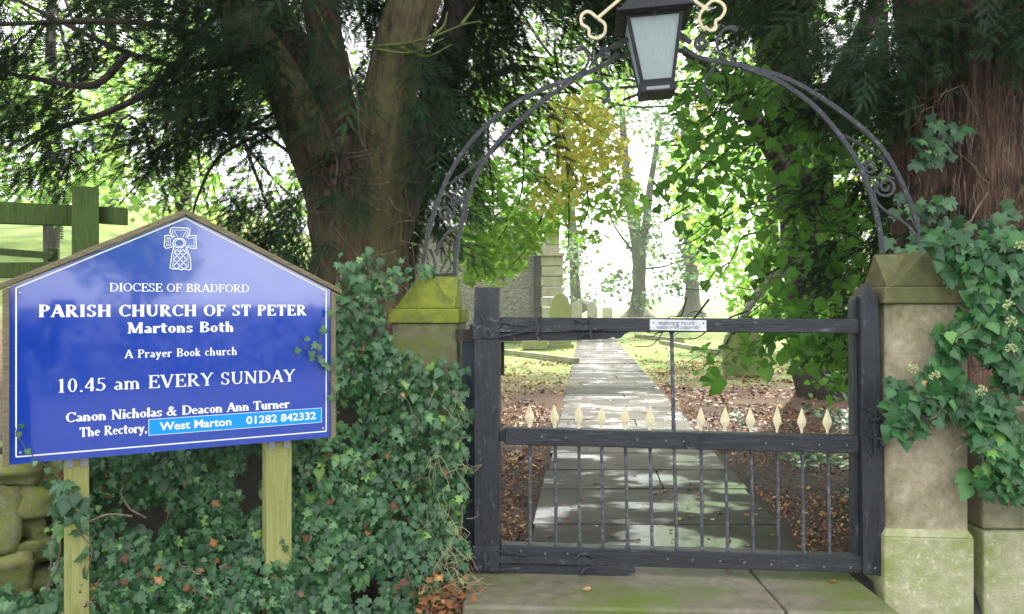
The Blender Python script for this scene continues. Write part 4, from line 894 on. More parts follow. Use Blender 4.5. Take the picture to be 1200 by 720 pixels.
# -- big yew on the left
o3 = W(425, 640, 5.4); o3.z = .3; org = tuple(o3)
yl = empty('yew_tree', org, 0, 'old yew with reddish fluted trunk forking behind the notice board and left pier', 'tree')
fluted('trunk', Wl((432,650,5.4),(428,480,5.4),(425,330,5.4),(424,270,5.4),(420,215,5.4),(412,170,5.4)), [.46,.36,.31,.32,.35,.28], YBARK, yl, org, 90, .26, 1, n=18, fl=4)
fluted('limb', Wl((408,330,5.4),(398,250,5.35),(364,170,5.2),(330,95,5.1),(285,25,5.0),(215,-70,4.9),(120,-190,4.8)), [.16,.2,.16,.14,.125,.12,.09], MBARK, yl, org, 48, .24, 2, n=16, fl=3)
fluted('limb', Wl((415,235,5.5),(398,150,5.5),(385,70,5.5),(372,-10,5.5),(350,-160,5.5)), [.17,.14,.12,.11,.08], YBARK, yl, org, 40, .24, 3, n=14, fl=3)
fluted('limb', Wl((432,380,5.4),(438,300,5.3),(446,200,5.15),(458,100,5.1),(478,20,5.1),(510,-60,5.1),(560,-200,5.1)), [.14,.21,.185,.165,.155,.14,.1], MBARK, yl, org, 56, .24, 4, n=16, fl=3)
fluted('limb', Wl((440,330,5.5),(462,250,5.6),(490,180,5.8),(510,110,6),(530,30,6.2),(550,-80,6.4)), [.16,.16,.13,.11,.1,.08], DBARK, yl, org, 40, .26, 5, n=14, fl=3)
fluted('limb', Wl((400,150,5.6),(340,50,5.8),(300,-30,6)), [.13,.12,.09], YBARK, yl, org, 16, .2, 6)
LL = [[(330,85,5.1),(280,60,4.9),(200,32,4.7),(110,25,4.5),(-20,30,4.3)],[(345,110,5.1),(300,82,5),(262,62,4.8),(230,45,4.7)],[(300,60,5.0),(235,80,4.8),(150,62,4.7),(60,20,4.6),(-10,-15,4.5)],
      [(250,20,4.9),(190,95,4.6),(130,130,4.5),(70,150,4.4),(20,178,4.3)],[(150,62,4.7),(110,100,4.6),(40,92,4.5),(-20,80,4.4)],[(340,150,5.3),(290,150,5.2),(250,130,5.0),(205,145,4.9)],
      [(345,140,5.2),(262,180,5.0),(232,230,4.9),(225,260,4.9)],[(350,110,5.2),(300,145,5),(240,155,4.9),(215,160,4.9)],[(355,190,5.2),(320,165,5.1),(262,120,5.0),(200,100,4.9)]]
twigs(yl, org, LL[:5], .028, DTWIG); twigs(yl, org, LL[5:], .014, DTWIG)
twigs(yl, org, [[(430,55,5.0),(470,52,4.9),(505,44,4.8),(540,30,4.8),(562,25,4.8)],[(395,60,5),(372,12,4.9),(362,-10,4.9)],[(440,58,4.9),(480,62,4.85),(520,45,4.8)],[(540,30,4.8),(552,14,4.8),(556,8,4.8)],[(470,56,4.9),(500,66,4.85),(530,52,4.8)],[(505,44,4.8),(520,30,4.8),(524,14,4.8)]], .011, barkmat('mossy_twig',(.07,.10,.02),(.12,.17,.03),(.2,.24,.07),(.15,.2,.03),.3), 'mossy_branch')
# dry pale twigs tangled on the trunk
for i in range(60):
    px, py = random.uniform(368,500), random.uniform(60,310); L = [(px,py,4.95)]; a = random.uniform(0,2*PI)
    for _ in range(random.randint(3,6)):
        a += random.uniform(-.35,.35); px += math.cos(a)*random.uniform(8,20); py += math.sin(a)*random.uniform(8,18); L.append((px,py,L[-1][2]-random.uniform(-.03,.07)))
    twigs(yl, org, [L], random.choice((.0018,.0025,.004)), TWIG, 'dead_twig', 4)
twigs(yl, org, [[(372,130,4.9),(385,160,4.9),(395,190,4.88),(393,225,4.87),(404,255,4.87)],[(405,60,4.9),(418,110,4.9),(420,150,4.9),(425,172,4.9)],[(370,120,4.9),(400,100,4.9),(412,85,4.9)]], .009, TWIG, 'dead_twig')
C = np.concatenate([
    region([(-60,-70),(320,-70),(330,60),(250,110),(160,110),(60,70),(-60,110)], 4.2, 5.6, 470, 1.7, .5, 1),
    region([(-40,110),(60,90),(140,130),(130,185),(50,200),(-40,190)], 4.1, 5.0, 95, 2, .5, 2),
    region([(150,90),(260,60),(350,110),(345,200),(250,210),(170,170)], 4.6, 5.6, 210, 2, .48, 3),
    region([(270,220),(360,200),(372,345),(300,345),(262,300)], 5.6, 6.6, 190, 2, .35, 4),
    region([(470,40),(520,-60),(620,-60),(590,60),(555,140),(545,200),(500,270),(478,300),(462,210)], 5.6, 6.9, 560, 2, .38, 5),
    region([(560,-60),(740,-60),(725,60),(660,100),(640,170),(590,200),(560,120)], 5.0, 6.6, 230, 2.2, .53, 6),
    region([(280,-60),(520,-60),(470,60),(380,160),(330,60)], 5.8, 6.8, 240, 2, .4, 7)])
yewfol(yl, org, C, .28, .5, YEW, (o3.x, o3.y))
C = np.concatenate([region([(330,200),(370,220),(372,345),(325,345)], 4.9, 5.3, 30, 2, .3, 8), region([(300,-60),(390,-60),(350,120),(310,100)], 4.5, 4.8, 40, 2, .4, 9), region([(345,-40),(420,-40),(415,110),(385,170),(350,120)], 4.5, 4.8, 60, 2.5, .42, 41), region([(372,120),(440,150),(448,330),(380,330)], 4.8, 4.98, 26, 3, .5, 43), region([(468,60),(545,30),(545,300),(486,300),(462,220)], 4.85, 5.1, 90, 2.5, .45, 42), region([(-60,60),(60,90),(110,160),(90,205),(-60,200)], 4.3, 4.8, 22, 2, .4, 10)])
yewfol(yl, org, C, .2, .38, YEW2, (o3.x, o3.y), name='shoots')
C = np.concatenate([blob((-2.4,5.6,6.2),(4.2,2.6,2.4),1150,.8,.42,1), blob((-.6,6.2,5.8),(2.2,2.0,1.8),420,.9,.40,2)])  # unseen crown above the view, put in to block sun from the gate
C = C[C[:,2] > CZ+C[:,1]*(HZ+30)/F]
yewfol(yl, org, C, .6, 1.0, YEW, (o3.x, o3.y), name='upper_shade_foliage')
# -- big yew on the right
o3 = W(1150, 600, 4.9); o3.z = .3; org = tuple(o3)
yr = empty('yew_tree', org, 0, 'dark yew with shaggy red-brown bark and hanging twigs behind the right pier', 'tree')
fluted('trunk', Wl((1150,600,4.9),(1148,400,4.9),(1150,280,4.9),(1155,150,4.9),(1160,20,4.95),(1160,-120,5),(1150,-400,5)), [.6,.52,.47,.46,.5,.45,.25], YBARK2, yr, org, 60, .28, 7, fl=5, vs=.4)
fluted('limb', Wl((1075,330,5.1),(1068,200,5.1),(1075,100,5.1),(1070,0,5.1),(1040,-120,5)), [.16,.13,.12,.11,.09], YBARK2, yr, org, 18, .3, 8)
for i in range(120):
    px = random.uniform(1062,1215); py = random.uniform(40,220); L = [(px,py,4.38)]; ln_ = random.uniform(50,130); k_ = 5; dx = random.uniform(-12,12)
    for j in range(1,k_): L.append((px+dx*j/k_+random.uniform(-4,4), py+ln_*j/k_, 4.38+random.uniform(-.05,.05)))
    twigs(yr, org, [L], random.choice((.003,.004,.005)), YBARK2 if i % 3 else TWIG, 'hanging_twig', 3)
for i in range(10):
    px, py = random.uniform(1040,1200), random.uniform(60,290); L = [(px,py,4.3)]; a = random.uniform(0,2*PI)
    for _ in range(4):
        a += random.uniform(-.8,.8); px += math.cos(a)*16; py += math.sin(a)*13; L.append((px,py,4.25+random.uniform(-.06,.06)))
    twigs(yr, org, [L], .004, TWIG, 'dead_twig', 4)
C = np.concatenate([
    region([(880,-60),(1240,-60),(1240,40),(1130,60),(1060,130),(1010,120),(985,60),(930,50)], 4.1, 5.2, 560, 2, .38, 11),
    region([(930,60),(1060,60),(1070,200),(1060,330),(1010,420),(960,300),(960,160)], 5.2, 6.6, 480, 2, .38, 12),
    region([(860,-60),(960,-60),(965,150),(900,150),(850,60)], 5.4, 7, 200, 2, .42, 13),
    region([(1050,200),(1240,180),(1240,320),(1050,330)], 4.5, 4.75, 22, 2, .42, 14)])
yewfol(yr, org, C, .26, .48, YEW, (o3.x, o3.y))
C = np.concatenate([region([(970,20),(1060,20),(1068,90),(1010,110),(978,80)], 3.9, 4.3, 60, 3, .3, 15), region([(1060,-30),(1210,-30),(1210,110),(1140,60),(1120,110),(1070,50)], 3.9, 4.3, 80, 2.5, .42, 16)])
yewfol(yr, org, C, .15, .28, YEW2, (o3.x, o3.y), name='shoots')
C = np.concatenate([blob((3.0,5.8,6.0),(3.4,2.6,2.3),1000,.8,.42,3), blob((2.2,8.5,7),(3,2.5,2.5),350,.8,.42,4)]); C = C[C[:,2] > CZ+C[:,1]*(HZ+30)/F]  # unseen crown mass added overhead to keep the foreground in shade
yewfol(yr, org, C, .6, 1.0, YEW, (o3.x, o3.y), name='upper_shade_foliage')
# ivy on the right yew trunk
t = empty('ivy_plant', (2.7, 4.2, .4), 0, 'dark ivy strands clinging to the shaggy right yew trunk above the pier', 'ivy')
C = np.concatenate([region([(1075,150),(1130,140),(1120,240),(1060,270)], 4.2, 4.35, 60, 4, .45, 17), region([(1050,220),(1150,240),(1230,250),(1230,300),(1050,300)], 4.15, 4.35, 90, 4, .3, 18)])
n_ = len(C); foliage('foliage', T_IVY, C, frames(n_, (-.1,-1,.3), .35, (0,-.2,-1), .6), RNG.uniform(.05,.09,n_), rr(n_, C, .35), IVY, t, (2.7,4.2,.4), 50, 'leaf', RNG.random(n_))

# -- lime on the right, its leafy boughs hanging over the path
def tree(label, pts, rad, mat, sides=20, amp=.18, seed=0, cat='tree', group=None, extra=()):
    o3 = Vector(pts[0]); org = tuple(o3); t = empty('tree', org, 0, label, cat, group)
    fluted('trunk', pts, rad, mat, t, org, sides, amp, seed)
    for p_, r_ in extra: fluted('limb', p_, r_, mat, t, org, 14, amp, seed+1)
    return t, org
lm, org = tree('lime tree with dark flared trunk and bright heart-shaped leaves hanging right of the path', Wl((985,475,10.4),(972,455,10.4),(962,400,10.3),(950,300,10.1),(940,200,9.9),(925,120,9.7),(905,20,9.5),(880,-120,9.3)), [.62,.42,.35,.33,.33,.3,.24,.15], DBARK, 26, .2, 11,
    extra=[(Wl((945,250,10),(900,170,9),(850,100,8),(800,60,7.2)), [.14,.1,.07,.03]), (Wl((950,300,10),(900,330,8.6),(860,390,7.4)), [.09,.06,.02]), (Wl((935,180,9.8),(990,80,9.5),(1040,-20,9.2)), [.16,.12,.08])])
C = np.concatenate([
    region([(795,70),(905,85),(985,150),(1010,240),(1000,330),(1000,370),(960,400),(900,330),(860,260),(800,215),(762,245),(765,210),(790,160)], 5.2, 7.4, 1150, 1.8, .49, 20, 5),
    region([(760,215),(830,190),(860,270),(850,300),(830,340),(808,300),(790,270),(765,260)], 5.4, 6.2, 60, 2, .45, 21, 4),
    region([(880,230),(1000,250),(1008,400),(1000,470),(940,440),(905,400),(880,330)], 5.0, 6.8, 560, 1.8, .47, 22, 5),
    region([(800,395),(835,380),(880,360),(1000,400),(1000,440),(940,430),(900,425),(880,430),(845,420),(838,455),(822,440)], 4.8, 5.8, 190, 2.4, .48, 23, 4),
    region([(700,20),(740,0),(840,-40),(960,-40),(960,60),(880,90),(830,130),(770,110)], 6.5, 8.5, 650, 1.6, .49, 24, 5)])
n_ = len(C); nr = np.tile(np.array([-.1,-.6,.7]), (n_,1))
foliage('foliage', T_LIME, C, frames(n_, nr, .7, (0,-.2,-1), .7), .045+.06*RNG.random(n_)**1.4, rr(n_, C, .42, .26), LIME, lm, org, 290, 'leaf', C[:,1]+RNG.random(n_))
C = np.concatenate([blob((3.6,9.6,7.2),(2.8,3.0,2.2),2800,.9,.42,5), blob((1.9,8.2,4.6),(1.6,1.4,1.1),1500,1.2,.45,25), blob((2.6,12.0,8.6),(2.8,3.4,1.5),6500,1.0,.36,26)]); C = C[(C[:,2] > CZ+C[:,1]*(HZ-40)/F)]  # canopy mostly above view; last blob added to shade the near path
n_ = len(C); foliage('upper_shade_foliage', T_DIA, C, frames(n_, (0,-.3,.9), .5), RNG.uniform(.1,.17,n_), rr(n_, C, .4), LIME, lm, org)
for k_ in range(64):
    px, py, d = random.uniform(800,990), random.uniform(90,400), random.uniform(5.4,7); L = [(px,py,d)]
    for _ in range(4): px -= random.uniform(6,26); py += random.uniform(-6,24); d -= .08; L.append((px,py,d))
    twigs(lm, org, [L], random.choice((.004,.006,.009)), DTWIG, 'branch', 3)

# -- sycamore / maple turning yellow, left of the path
mp, org = tree('slender maple turning yellow with branches drooping between left pier and church', Wl((470,420,9.6),(478,300,9.6),(500,180,9.5),(540,60,9.3),(580,-60,9)), [.16,.14,.13,.11,.07], DBARK, 14, .15, 15,
    extra=[(Wl((505,165,9.5),(560,100,9),(620,80,8.6),(680,110,8.3)), [.07,.05,.035,.02]), (Wl((490,240,9.6),(540,200,9),(600,190,8.6)), [.05,.035,.015])])
twigs(mp, org, [[(668,110,8),(660,150,8),(668,178,8),(688,172,8)],[(575,100,8),(572,170,8),(578,250,8),(560,300,8)],[(600,90,8),(612,150,8),(612,220,8),(596,262,8),(570,300,8)],[(640,200,8),(636,250,8),(618,290,8),(592,318,8)],
    [(665,190,7.8),(667,240,7.8),(666,290,7.8)],[(560,190,8),(548,260,8),(537,310,8)],[(650,60,8),(655,110,8),(640,150,8)],[(682,200,7.8),(690,240,7.8),(680,270,7.8)]], .012, DTWIG, 'drooping_branch')
C = np.concatenate([region([(545,190),(610,180),(650,215),(662,260),(650,272),(628,285),(605,318),(575,325),(538,330),(540,250)], 7.4, 9.2, 2000, 1.6, .40, 30, 5),
    region([(655,215),(740,200),(760,235),(735,250),(700,262),(705,280),(670,290),(660,260)], 7.4, 8.6, 330, 2, .45, 31, 4),
    region([(560,100),(660,60),(720,110),(715,200),(600,200)], 7.6, 9.4, 900, 1.6, .46, 32, 5),
    region([(345,40),(560,100),(545,200),(480,300),(350,200)], 8.6, 10.5, 700, 1.4, .45, 33, 5)])
n_ = len(C); foliage('foliage', T_MAPLE, C, frames(n_, (.0,-.5,.8), .5, (0,-.1,-1), .6), RNG.uniform(.06,.105,n_), rr(n_, C, .42, .2), MAPL, mp, org, 200, 'leaf', C[:,1]+RNG.random(n_))
C = np.concatenate([region([(640,125),(690,110),(735,150),(740,215),(690,225),(640,255),(616,245),(622,215),(655,190)], 7.0, 8.3, 900, 2.0, .42, 34, 4), region([(780,110),(835,105),(825,180),(790,170)], 8, 9, 90, 2, .45, 35, 4)])
n_ = len(C); foliage('yellow_foliage', T_MAPLE, C, frames(n_, (0,-.5,.8), .5, (0,-.1,-1), .6), RNG.uniform(.055,.095,n_), rr(n_, C, .4, .22), YELL, mp, org, 90, 'yellow_leaf', C[:,1]+RNG.random(n_))
C = blob((-1.2,11.0,7.4),(2.4,2.4,1.6),1300,.9,.42,6); C = C[(C[:,2] > CZ+C[:,1]*(HZ-40)/F)]; n_ = len(C)  # crown mostly above view, filled in as part of the shading canopy
foliage('upper_shade_foliage', T_DIA, C, frames(n_, (0,-.3,.9), .5), RNG.uniform(.1,.17,n_), rr(n_, C, .4), MAPL, mp, org)

# -- bright trees behind the notice board and beyond the right-hand yew
def back_tree(label, px, pb, d, polys, n, mat, size, group, tr=.16, tall=-40, seed=0, holes=.42, dd=3, Tm=None, lean=0, clump=.8):
    t, org = tree(label, Wl((px,pb,d),(px+lean*.3,(pb+tall)/2,d),(px+lean,tall,d)), [tr,tr*.8,tr*.4], DBARK, 12, .15, seed, group=group)
    C = np.concatenate([region(p, d-dd, d+dd, int(n*f), clump, holes, seed+i, 6) for i, (p, f) in enumerate(polys)])
    n_ = len(C); foliage('crown', Tm or T_DIA, C, frames(n_, (0,-.3,.8), .6), RNG.uniform(size*.6, size*1.2, n_), rr(n_, C, .45, .22, .5), mat, t, org)
    for k_ in range(9):
        a = random.choice(polys)[0]; q = random.choice(a); twigs(t, org, [[(px+lean*.5, random.uniform(tall,pb-60), d),((px+q[0])/2+random.uniform(-20,20),(q[1]+100)/2,d-.5),(q[0],q[1],d-1)]], tr*.25, DTWIG)
    return t
GB = 'bright leafy trees behind the notice board'
back_tree('nearest yellow-green leafy tree filling the gaps left of the yew trunk', 215, 400, 11, [([(130,60),(350,40),(360,250),(350,320),(260,300),(140,240),(120,180)],1)], 3000, HEDG, .13, GB, .13, -60, 40, .44, 1.5)
back_tree('pale green tree behind the tall fence post at far left', 60, 330, 16, [([(-60,80),(130,60),(150,250),(60,262),(-60,240)],1)], 4200, HEDG, .17, GB, .16, -60, 45, .46, 2.5)
back_tree('distant tree crown high behind the curved yew branches at upper left', 130, 300, 24, [([(-60,-60),(360,-60),(350,120),(-60,130)],1)], 4200, HEDG, .27, GB, .25, -100, 50, .47, 4)
GR = 'pale trees beyond the lime'
back_tree('sunlit yellow-green tree beyond the path under the lime boughs', 905, 385, 20, [([(775,170),(860,150),(960,150),(985,330),(960,370),(890,385),(840,350),(815,300),(790,250)],1)], 4200, MAPL, .2, GR, .18, -60, 55, .47, 3)
back_tree('tall sunlit tree showing behind the lantern and arch', 560, 330, 19, [([(540,-60),(960,-60),(960,100),(860,120),(760,110),(700,130),(620,170),(545,150)],1)], 4800, HEDG, .2, GR, .2, -80, 60, .50, 3)
back_tree('tree glimpsed between the lime trunk and the right yew', 1035, 420, 15, [([(965,120),(1060,130),(1070,330),(1000,400),(965,330)],1)], 2600, MAPL, .16, GR, .16, -60, 65, .40, 2)
# three ivy-clad trees at the far side of the churchyard
GF = 'ivy-clad trees at the far edge of the churchyard'
def far_tree(label, base, pts, rad, limbs, cr, n, seed):
    d = pts[0][2]; t, org = tree(label, Wl(*pts), rad, DBARK2, 14, .15, seed, group=GF, extra=[(Wl(*l), r) for l, r in limbs])
    C = np.concatenate([region(p, d-3, d+3, int(n*f), .35, h, seed+i, 5) for i, (p, f, h) in enumerate(cr)])
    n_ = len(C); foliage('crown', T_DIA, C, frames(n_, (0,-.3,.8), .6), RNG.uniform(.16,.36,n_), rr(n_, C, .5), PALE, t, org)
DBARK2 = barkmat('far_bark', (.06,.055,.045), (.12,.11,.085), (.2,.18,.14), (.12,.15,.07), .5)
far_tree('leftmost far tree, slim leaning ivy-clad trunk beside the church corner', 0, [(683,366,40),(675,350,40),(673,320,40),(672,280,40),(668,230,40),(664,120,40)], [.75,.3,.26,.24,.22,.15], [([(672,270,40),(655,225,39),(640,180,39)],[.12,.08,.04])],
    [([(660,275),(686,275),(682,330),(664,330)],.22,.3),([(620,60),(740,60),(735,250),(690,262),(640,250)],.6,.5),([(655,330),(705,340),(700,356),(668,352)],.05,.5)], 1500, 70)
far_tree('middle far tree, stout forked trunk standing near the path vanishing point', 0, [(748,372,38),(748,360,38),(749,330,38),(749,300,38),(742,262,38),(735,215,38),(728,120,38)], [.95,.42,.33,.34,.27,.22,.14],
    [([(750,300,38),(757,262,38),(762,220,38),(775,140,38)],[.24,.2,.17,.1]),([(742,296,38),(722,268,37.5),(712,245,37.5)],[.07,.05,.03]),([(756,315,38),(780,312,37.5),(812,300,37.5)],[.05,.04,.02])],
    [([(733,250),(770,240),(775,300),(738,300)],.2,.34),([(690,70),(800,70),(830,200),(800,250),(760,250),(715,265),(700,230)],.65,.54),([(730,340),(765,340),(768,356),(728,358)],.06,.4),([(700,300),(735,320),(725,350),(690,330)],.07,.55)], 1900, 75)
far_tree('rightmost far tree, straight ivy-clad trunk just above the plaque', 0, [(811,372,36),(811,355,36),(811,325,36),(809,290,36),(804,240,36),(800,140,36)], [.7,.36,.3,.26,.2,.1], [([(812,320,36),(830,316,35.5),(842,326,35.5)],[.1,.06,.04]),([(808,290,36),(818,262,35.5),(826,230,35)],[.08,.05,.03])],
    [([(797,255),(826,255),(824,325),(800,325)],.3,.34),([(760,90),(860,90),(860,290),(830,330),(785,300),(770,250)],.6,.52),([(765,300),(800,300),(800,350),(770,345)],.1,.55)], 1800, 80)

# ---------------------------------------------------------------- church corner
ch = empty('church', tuple(W(620,420,26)), 0, 'corner of the grey rubble stone church with dressed buttress and drainpipe, left of the path', 'church')
co = Vector(ch.location); RUB, nt_, p_ = M('rubble_walling', (.3,.28,.24), .9)
v1 = N(nt_, 'TexVoronoi', feature='DISTANCE_TO_EDGE'); v2 = N(nt_, 'TexVoronoi'); tc_ = N(nt_, 'TexCoord'); mp_ = N(nt_, 'Mapping'); mp_.inputs['Scale'].default_value = (2.6,2.6,6.5)
nt_.links.new(tc_.outputs['Object'], mp_.inputs[0]); nt_.links.new(mp_.outputs[0], v1.inputs[0]); nt_.links.new(mp_.outputs[0], v2.inputs[0])
cc_ = N(nt_, 'SeparateColor'); nt_.links.new(v2.outputs['Color'], cc_.inputs[0])
c_ = ramp(nt_, cc_.outputs[0], [(0,(.07,.065,.055)),(.5,(.15,.135,.11)),(1,(.27,.25,.2))]); c_ = mix(nt_, ramp(nt_, v1.outputs['Distance'], [(0,g(1)),(.08,g(0))]), c_, (.42,.4,.35)); nt_.links.new(c_, p_.inputs['Base Color']); bump(nt_, p_, v1.outputs['Distance'], .6, .05)
DRES = stonemat('dressed_church_stone', (.26,.23,.17), (.4,.36,.27), (.2,.19,.12), .6, 1, 5)
def cb(name, px0, px1, py0, py1, d, dep, mat, bev=0):
    a, c = W(px0,py0,d)-co, W(px1,py1,d)-co; b = MB(); b.box(a.x, c.x, a.y, a.y+dep, c.z, a.z); return b.build(name, mat, ch, bevel=bev)
cb('wall', 380, 636, 262, 412, 26.5, 6, RUB)
for i, yy in enumerate(range(300, 400, 12)): cb('quoin', 634+(i%2)*1.0, 660, yy+.4, yy+11.6, 26.0, .9, DRES, .02)
cb('quoin', 632, 656, 287.5, 299.6, 26.0, .9, DRES, .02); cb('quoin', 632, 656, 276, 287, 26.0, .9, DRES, .02)
cb('string_course', 630, 662, 296, 300, 25.85, 1, DRES, .02); cb('drainpipe', 625.5, 629, 275, 400, 26.2, .12, IRON); cb('drainpipe_head', 623, 631, 270, 276, 26.15, .2, IRON)
SLT, nt_, p_ = M('pale_roof_slates', (.5,.5,.5), .6); bk = N(nt_, 'TexBrick'); bk.inputs['Scale'].default_value = 3; bk.inputs['Color1'].default_value = (.42,.42,.42,1); bk.inputs['Color2'].default_value = (.55,.54,.52,1); bk.inputs['Mortar'].default_value = (.2,.2,.2,1); nt_.links.new(bk.outputs[0], p_.inputs[0])
b = MB(); a = W(380,262,25.9)-co; c = W(655,272,25.9)-co; e2 = W(648,232,27.5)-co; f2 = W(380,225,27.5)-co
b.add([tuple(a),(c.x,c.y,c.z+.1),tuple(e2),tuple(f2),(a.x,a.y,a.z-.15),(c.x,c.y,c.z-.05),(e2.x,e2.y,e2.z-.15),(f2.x,f2.y,f2.z-.15)], [(0,1,2,3),(7,6,5,4),(0,4,5,1),(1,5,6,2),(2,6,7,3),(3,7,4,0)]); b.build('roof', SLT, ch)
cb('gable_coping', 641, 652, 246, 272, 25.8, .5, DRES, .03); cb('kneeler', 638, 656, 268, 276, 25.75, .6, DRES, .03); cb('finial', 632, 654, 150, 235, 27.4, .4, RUB) if False else None

# ---------------------------------------------------------------- gravestones
def stone_slab(name, label, px0, px1, ptop, pbot, d, mat, shape='round', th=.12, group='gravestones in the churchyard', base=None, cat='gravestone', lean=0):
    a, c = W(px0,ptop,d), W(px1,pbot,d); cx = (a.x+c.x)/2; h = a.z-c.z; w_ = (c.x-a.x)/2; t = empty(name, (cx, d, c.z), 0, label, cat, group)
    if shape == 'round': P = [(-w_,0)]+[(-w_*math.cos(R(k)), h-w_*1.0+w_*math.sin(R(k))) for k in range(0,181,15)]+[(w_,0)]
    elif shape == 'gothic': P = [(-w_,0),(-w_,h*.58),(-w_*.93,h*.75),(-w_*.7,h*.9),(-w_*.35,h*.98),(0,h),(w_*.35,h*.98),(w_*.7,h*.9),(w_*.93,h*.75),(w_,h*.58),(w_,0)]
    elif shape == 'shoulder': P = [(-w_,0),(-w_,h*.86),(-w_*.7,h*.86)]+[(-w_*.7*math.cos(R(k)), h*.86+h*.14*math.sin(R(k))) for k in range(15,180,15)]+[(w_*.7,h*.86),(w_,h*.86),(w_,0)]
    else: P = [(-w_,0),(-w_,h),(w_,h),(w_,0)]
    b = MB(); b.prism(P, -th/2, th/2); o = b.build('slab', mat, t, bevel=.012)
    if base: b = MB(); b.box(-w_*1.2, w_*1.2, -th, th, -.02, base); b.build('plinth', mat, t, bevel=.01)
    t.rotation_euler = (0, R(lean), 0); return t
stone_slab('headstone','large round-topped headstone streaked yellow-green, beside the church corner', 643.5,669.5,343.5,409,22,GRAVE,'gothic',.16,base=.14)
stone_slab('headstone','small pale round-topped headstone just right of the big streaked one', 669.5,682,353,402,27,GRAVEP,'round',.1)
stone_slab('headstone','grey headstone with shouldered top, second of the pale pair', 688,700,353,398,29,GRAVEP,'shoulder',.1)
stone_slab('headstone','short square pale headstone nearest the far middle tree', 706,717.5,361,395,31,GRAVEP,'flat',.1)
stone_slab('headstone','broad moss-green headstone right of the path under the lime leaves', 848,893,382,441,13.4,GRAVEG,'round',.15,base=.0)
stone_slab('headstone','dark squat headstone close to the foot of the lime trunk', 930,964,398,441,13.4,GRAVEG,'flat',.15)
stone_slab('tomb_plinth','low mossy tomb base peeping left of the big streaked headstone', 612,641,399,409,21.5,GRAVE,'flat',.6,cat='tomb base')
stone_slab('headstone','headstone half hidden at far left through the fence gap', 24,34,262,300,24,GRAVEP,'round',.12)
stone_slab('headstone','pale headstone seen nearest the tall fence post', 50,60,268,300,24,GRAVEP,'flat',.12)
def kerb(label, p0, p1, hgt=.14, wd=.14, grp='stone kerbs around graves'):
    a, c = Vector(p0), Vector(p1); t = empty('grave_kerb', tuple(a), math.atan2(c.y-a.y, c.x-a.x), label, 'grave kerb', grp); l = (c-a).length; n = 3
    for i in range(n): b = MB(); b.box(l*i/n+.01, l*(i+1)/n-.01, -wd/2, wd/2, -.05, hgt+random.uniform(-.01,.01)); b.build('kerb_stone', KERBS, t, bevel=.015)
def gr(px, py): d = (CZ-GH)*F/(py-HZ); v = W(px, py, d); return (v.x, v.y, GH)
kerb('long stone kerb crossing the grass left of the path', gr(586,415), gr(676,427)); kerb('stone kerb in bright grass right of the path, nearer one', gr(775,404), gr(860,420)); kerb('stone kerb in bright grass right of the path, farther one', gr(745,396), gr(800,402))
kerb('low stone kerb behind the long left one', gr(592,401), gr(612,403))
# ---------------------------------------------------------------- fallen leaves, grass, ground ivy
def scatter(name, label, n, xr, yr_, size, Tm, mat, tilt=.35, zoff=.012, dens=None, cat='leaf litter', zf=None, up=None):
    C = []; k = 0
    while k < n:
        X = np.stack([RNG.uniform(*xr, n*2), yr_[0]+(yr_[1]-yr_[0])*RNG.random(n*2)**1.3, np.zeros(n*2)], 1)
        pcx = .775+.0955*(X[:,1]-4.03); onp = np.abs(X[:,0]-pcx) < .72; keep = ~onp if zf is None else onp
        if dens: keep &= vnoise(X, dens[0]) > dens[1]
        X = X[keep]; C.append(X); k += len(X)
    C = np.concatenate(C)[:n]
    if Tm is T_MAPLE: C = C[RNG.random(len(C)) < np.clip((C[:,1]-3)/5, .3, 1)]; n = len(C)
    zs = np.array([terr(a, b_) for a, b_ in C[:,:2]]); C[:,2] = (zs if zf is None else zf)+zoff
    V, T, r = place(Tm, C, frames(n, (0,0,1), tilt, up, .5), RNG.uniform(size*.5, size*1.3, n), rr(n, C, .5, .25, 2)); o = link(name, fast_mesh(name, V, T, r, mat)); tag(o, label, cat, kind='stuff'); return o
scatter('leaf_litter','brown and orange fallen leaves strewn over the soil beside the path', 19000, (-3.5,7), (3.72,17), .05, T_MAPLE, DEAD, .45, dens=(1.6,.40))
scatter('leaf_litter','dark crumbled leaf fragments and bark bits on the bare soil just behind the gate', 26000, (-1.2,4.5), (3.72,9), .022, T_DIA, DEAD, .6)
scatter('leaf_litter','fallen leaves scattered thinly over the sunny grass', 5000, (-7,12), (12,30), .07, T_DIA, DEAD, .45)
scatter('leaf_litter','few wet dark fallen leaves lying on the flagstones', 420, (-.5,4), (3.8,22), .04, T_DIA, DEAD, .2, .006, zf=STZ)
tg = (np.array([(-.03,0,0),(.03,0,0),(.05,1,.0)], float), np.array([(0,1,2)]))
def grass(n, xr, yr_, h):
    C = []; k = 0
    while k < n:
        X = np.stack([RNG.uniform(*xr, n*2), yr_[0]+(yr_[1]-yr_[0])*RNG.random(n*2)**1.4, np.zeros(n*2)], 1); pcx = .775+.0955*(X[:,1]-4.03); X = X[(np.abs(X[:,0]-pcx) > .74)]
        X = X[(vnoise(X, .8)*3+X[:,1] > yr_[0]+2.2)]; C.append(X); k += len(X)
    C = np.concatenate(C)[:n]; C[:,2] = [terr(a, b_)+.0 for a, b_ in C[:,:2]]; f = frames(n, (0,-1,.3), .4, (0,0,1), .25)
    V, T, r = place(tg, C, f, RNG.uniform(h*.5,h*1.3,n), rr(n, C, .5, .25, 1)); o = link('grass', fast_mesh('grass', V, T, r, GRAS)); tag(o, 'short sunlit churchyard grass either side of the far path', 'grass', kind='stuff')
grass(42000, (-8,14), (11,34), .07)
n_ = 1500; C = []
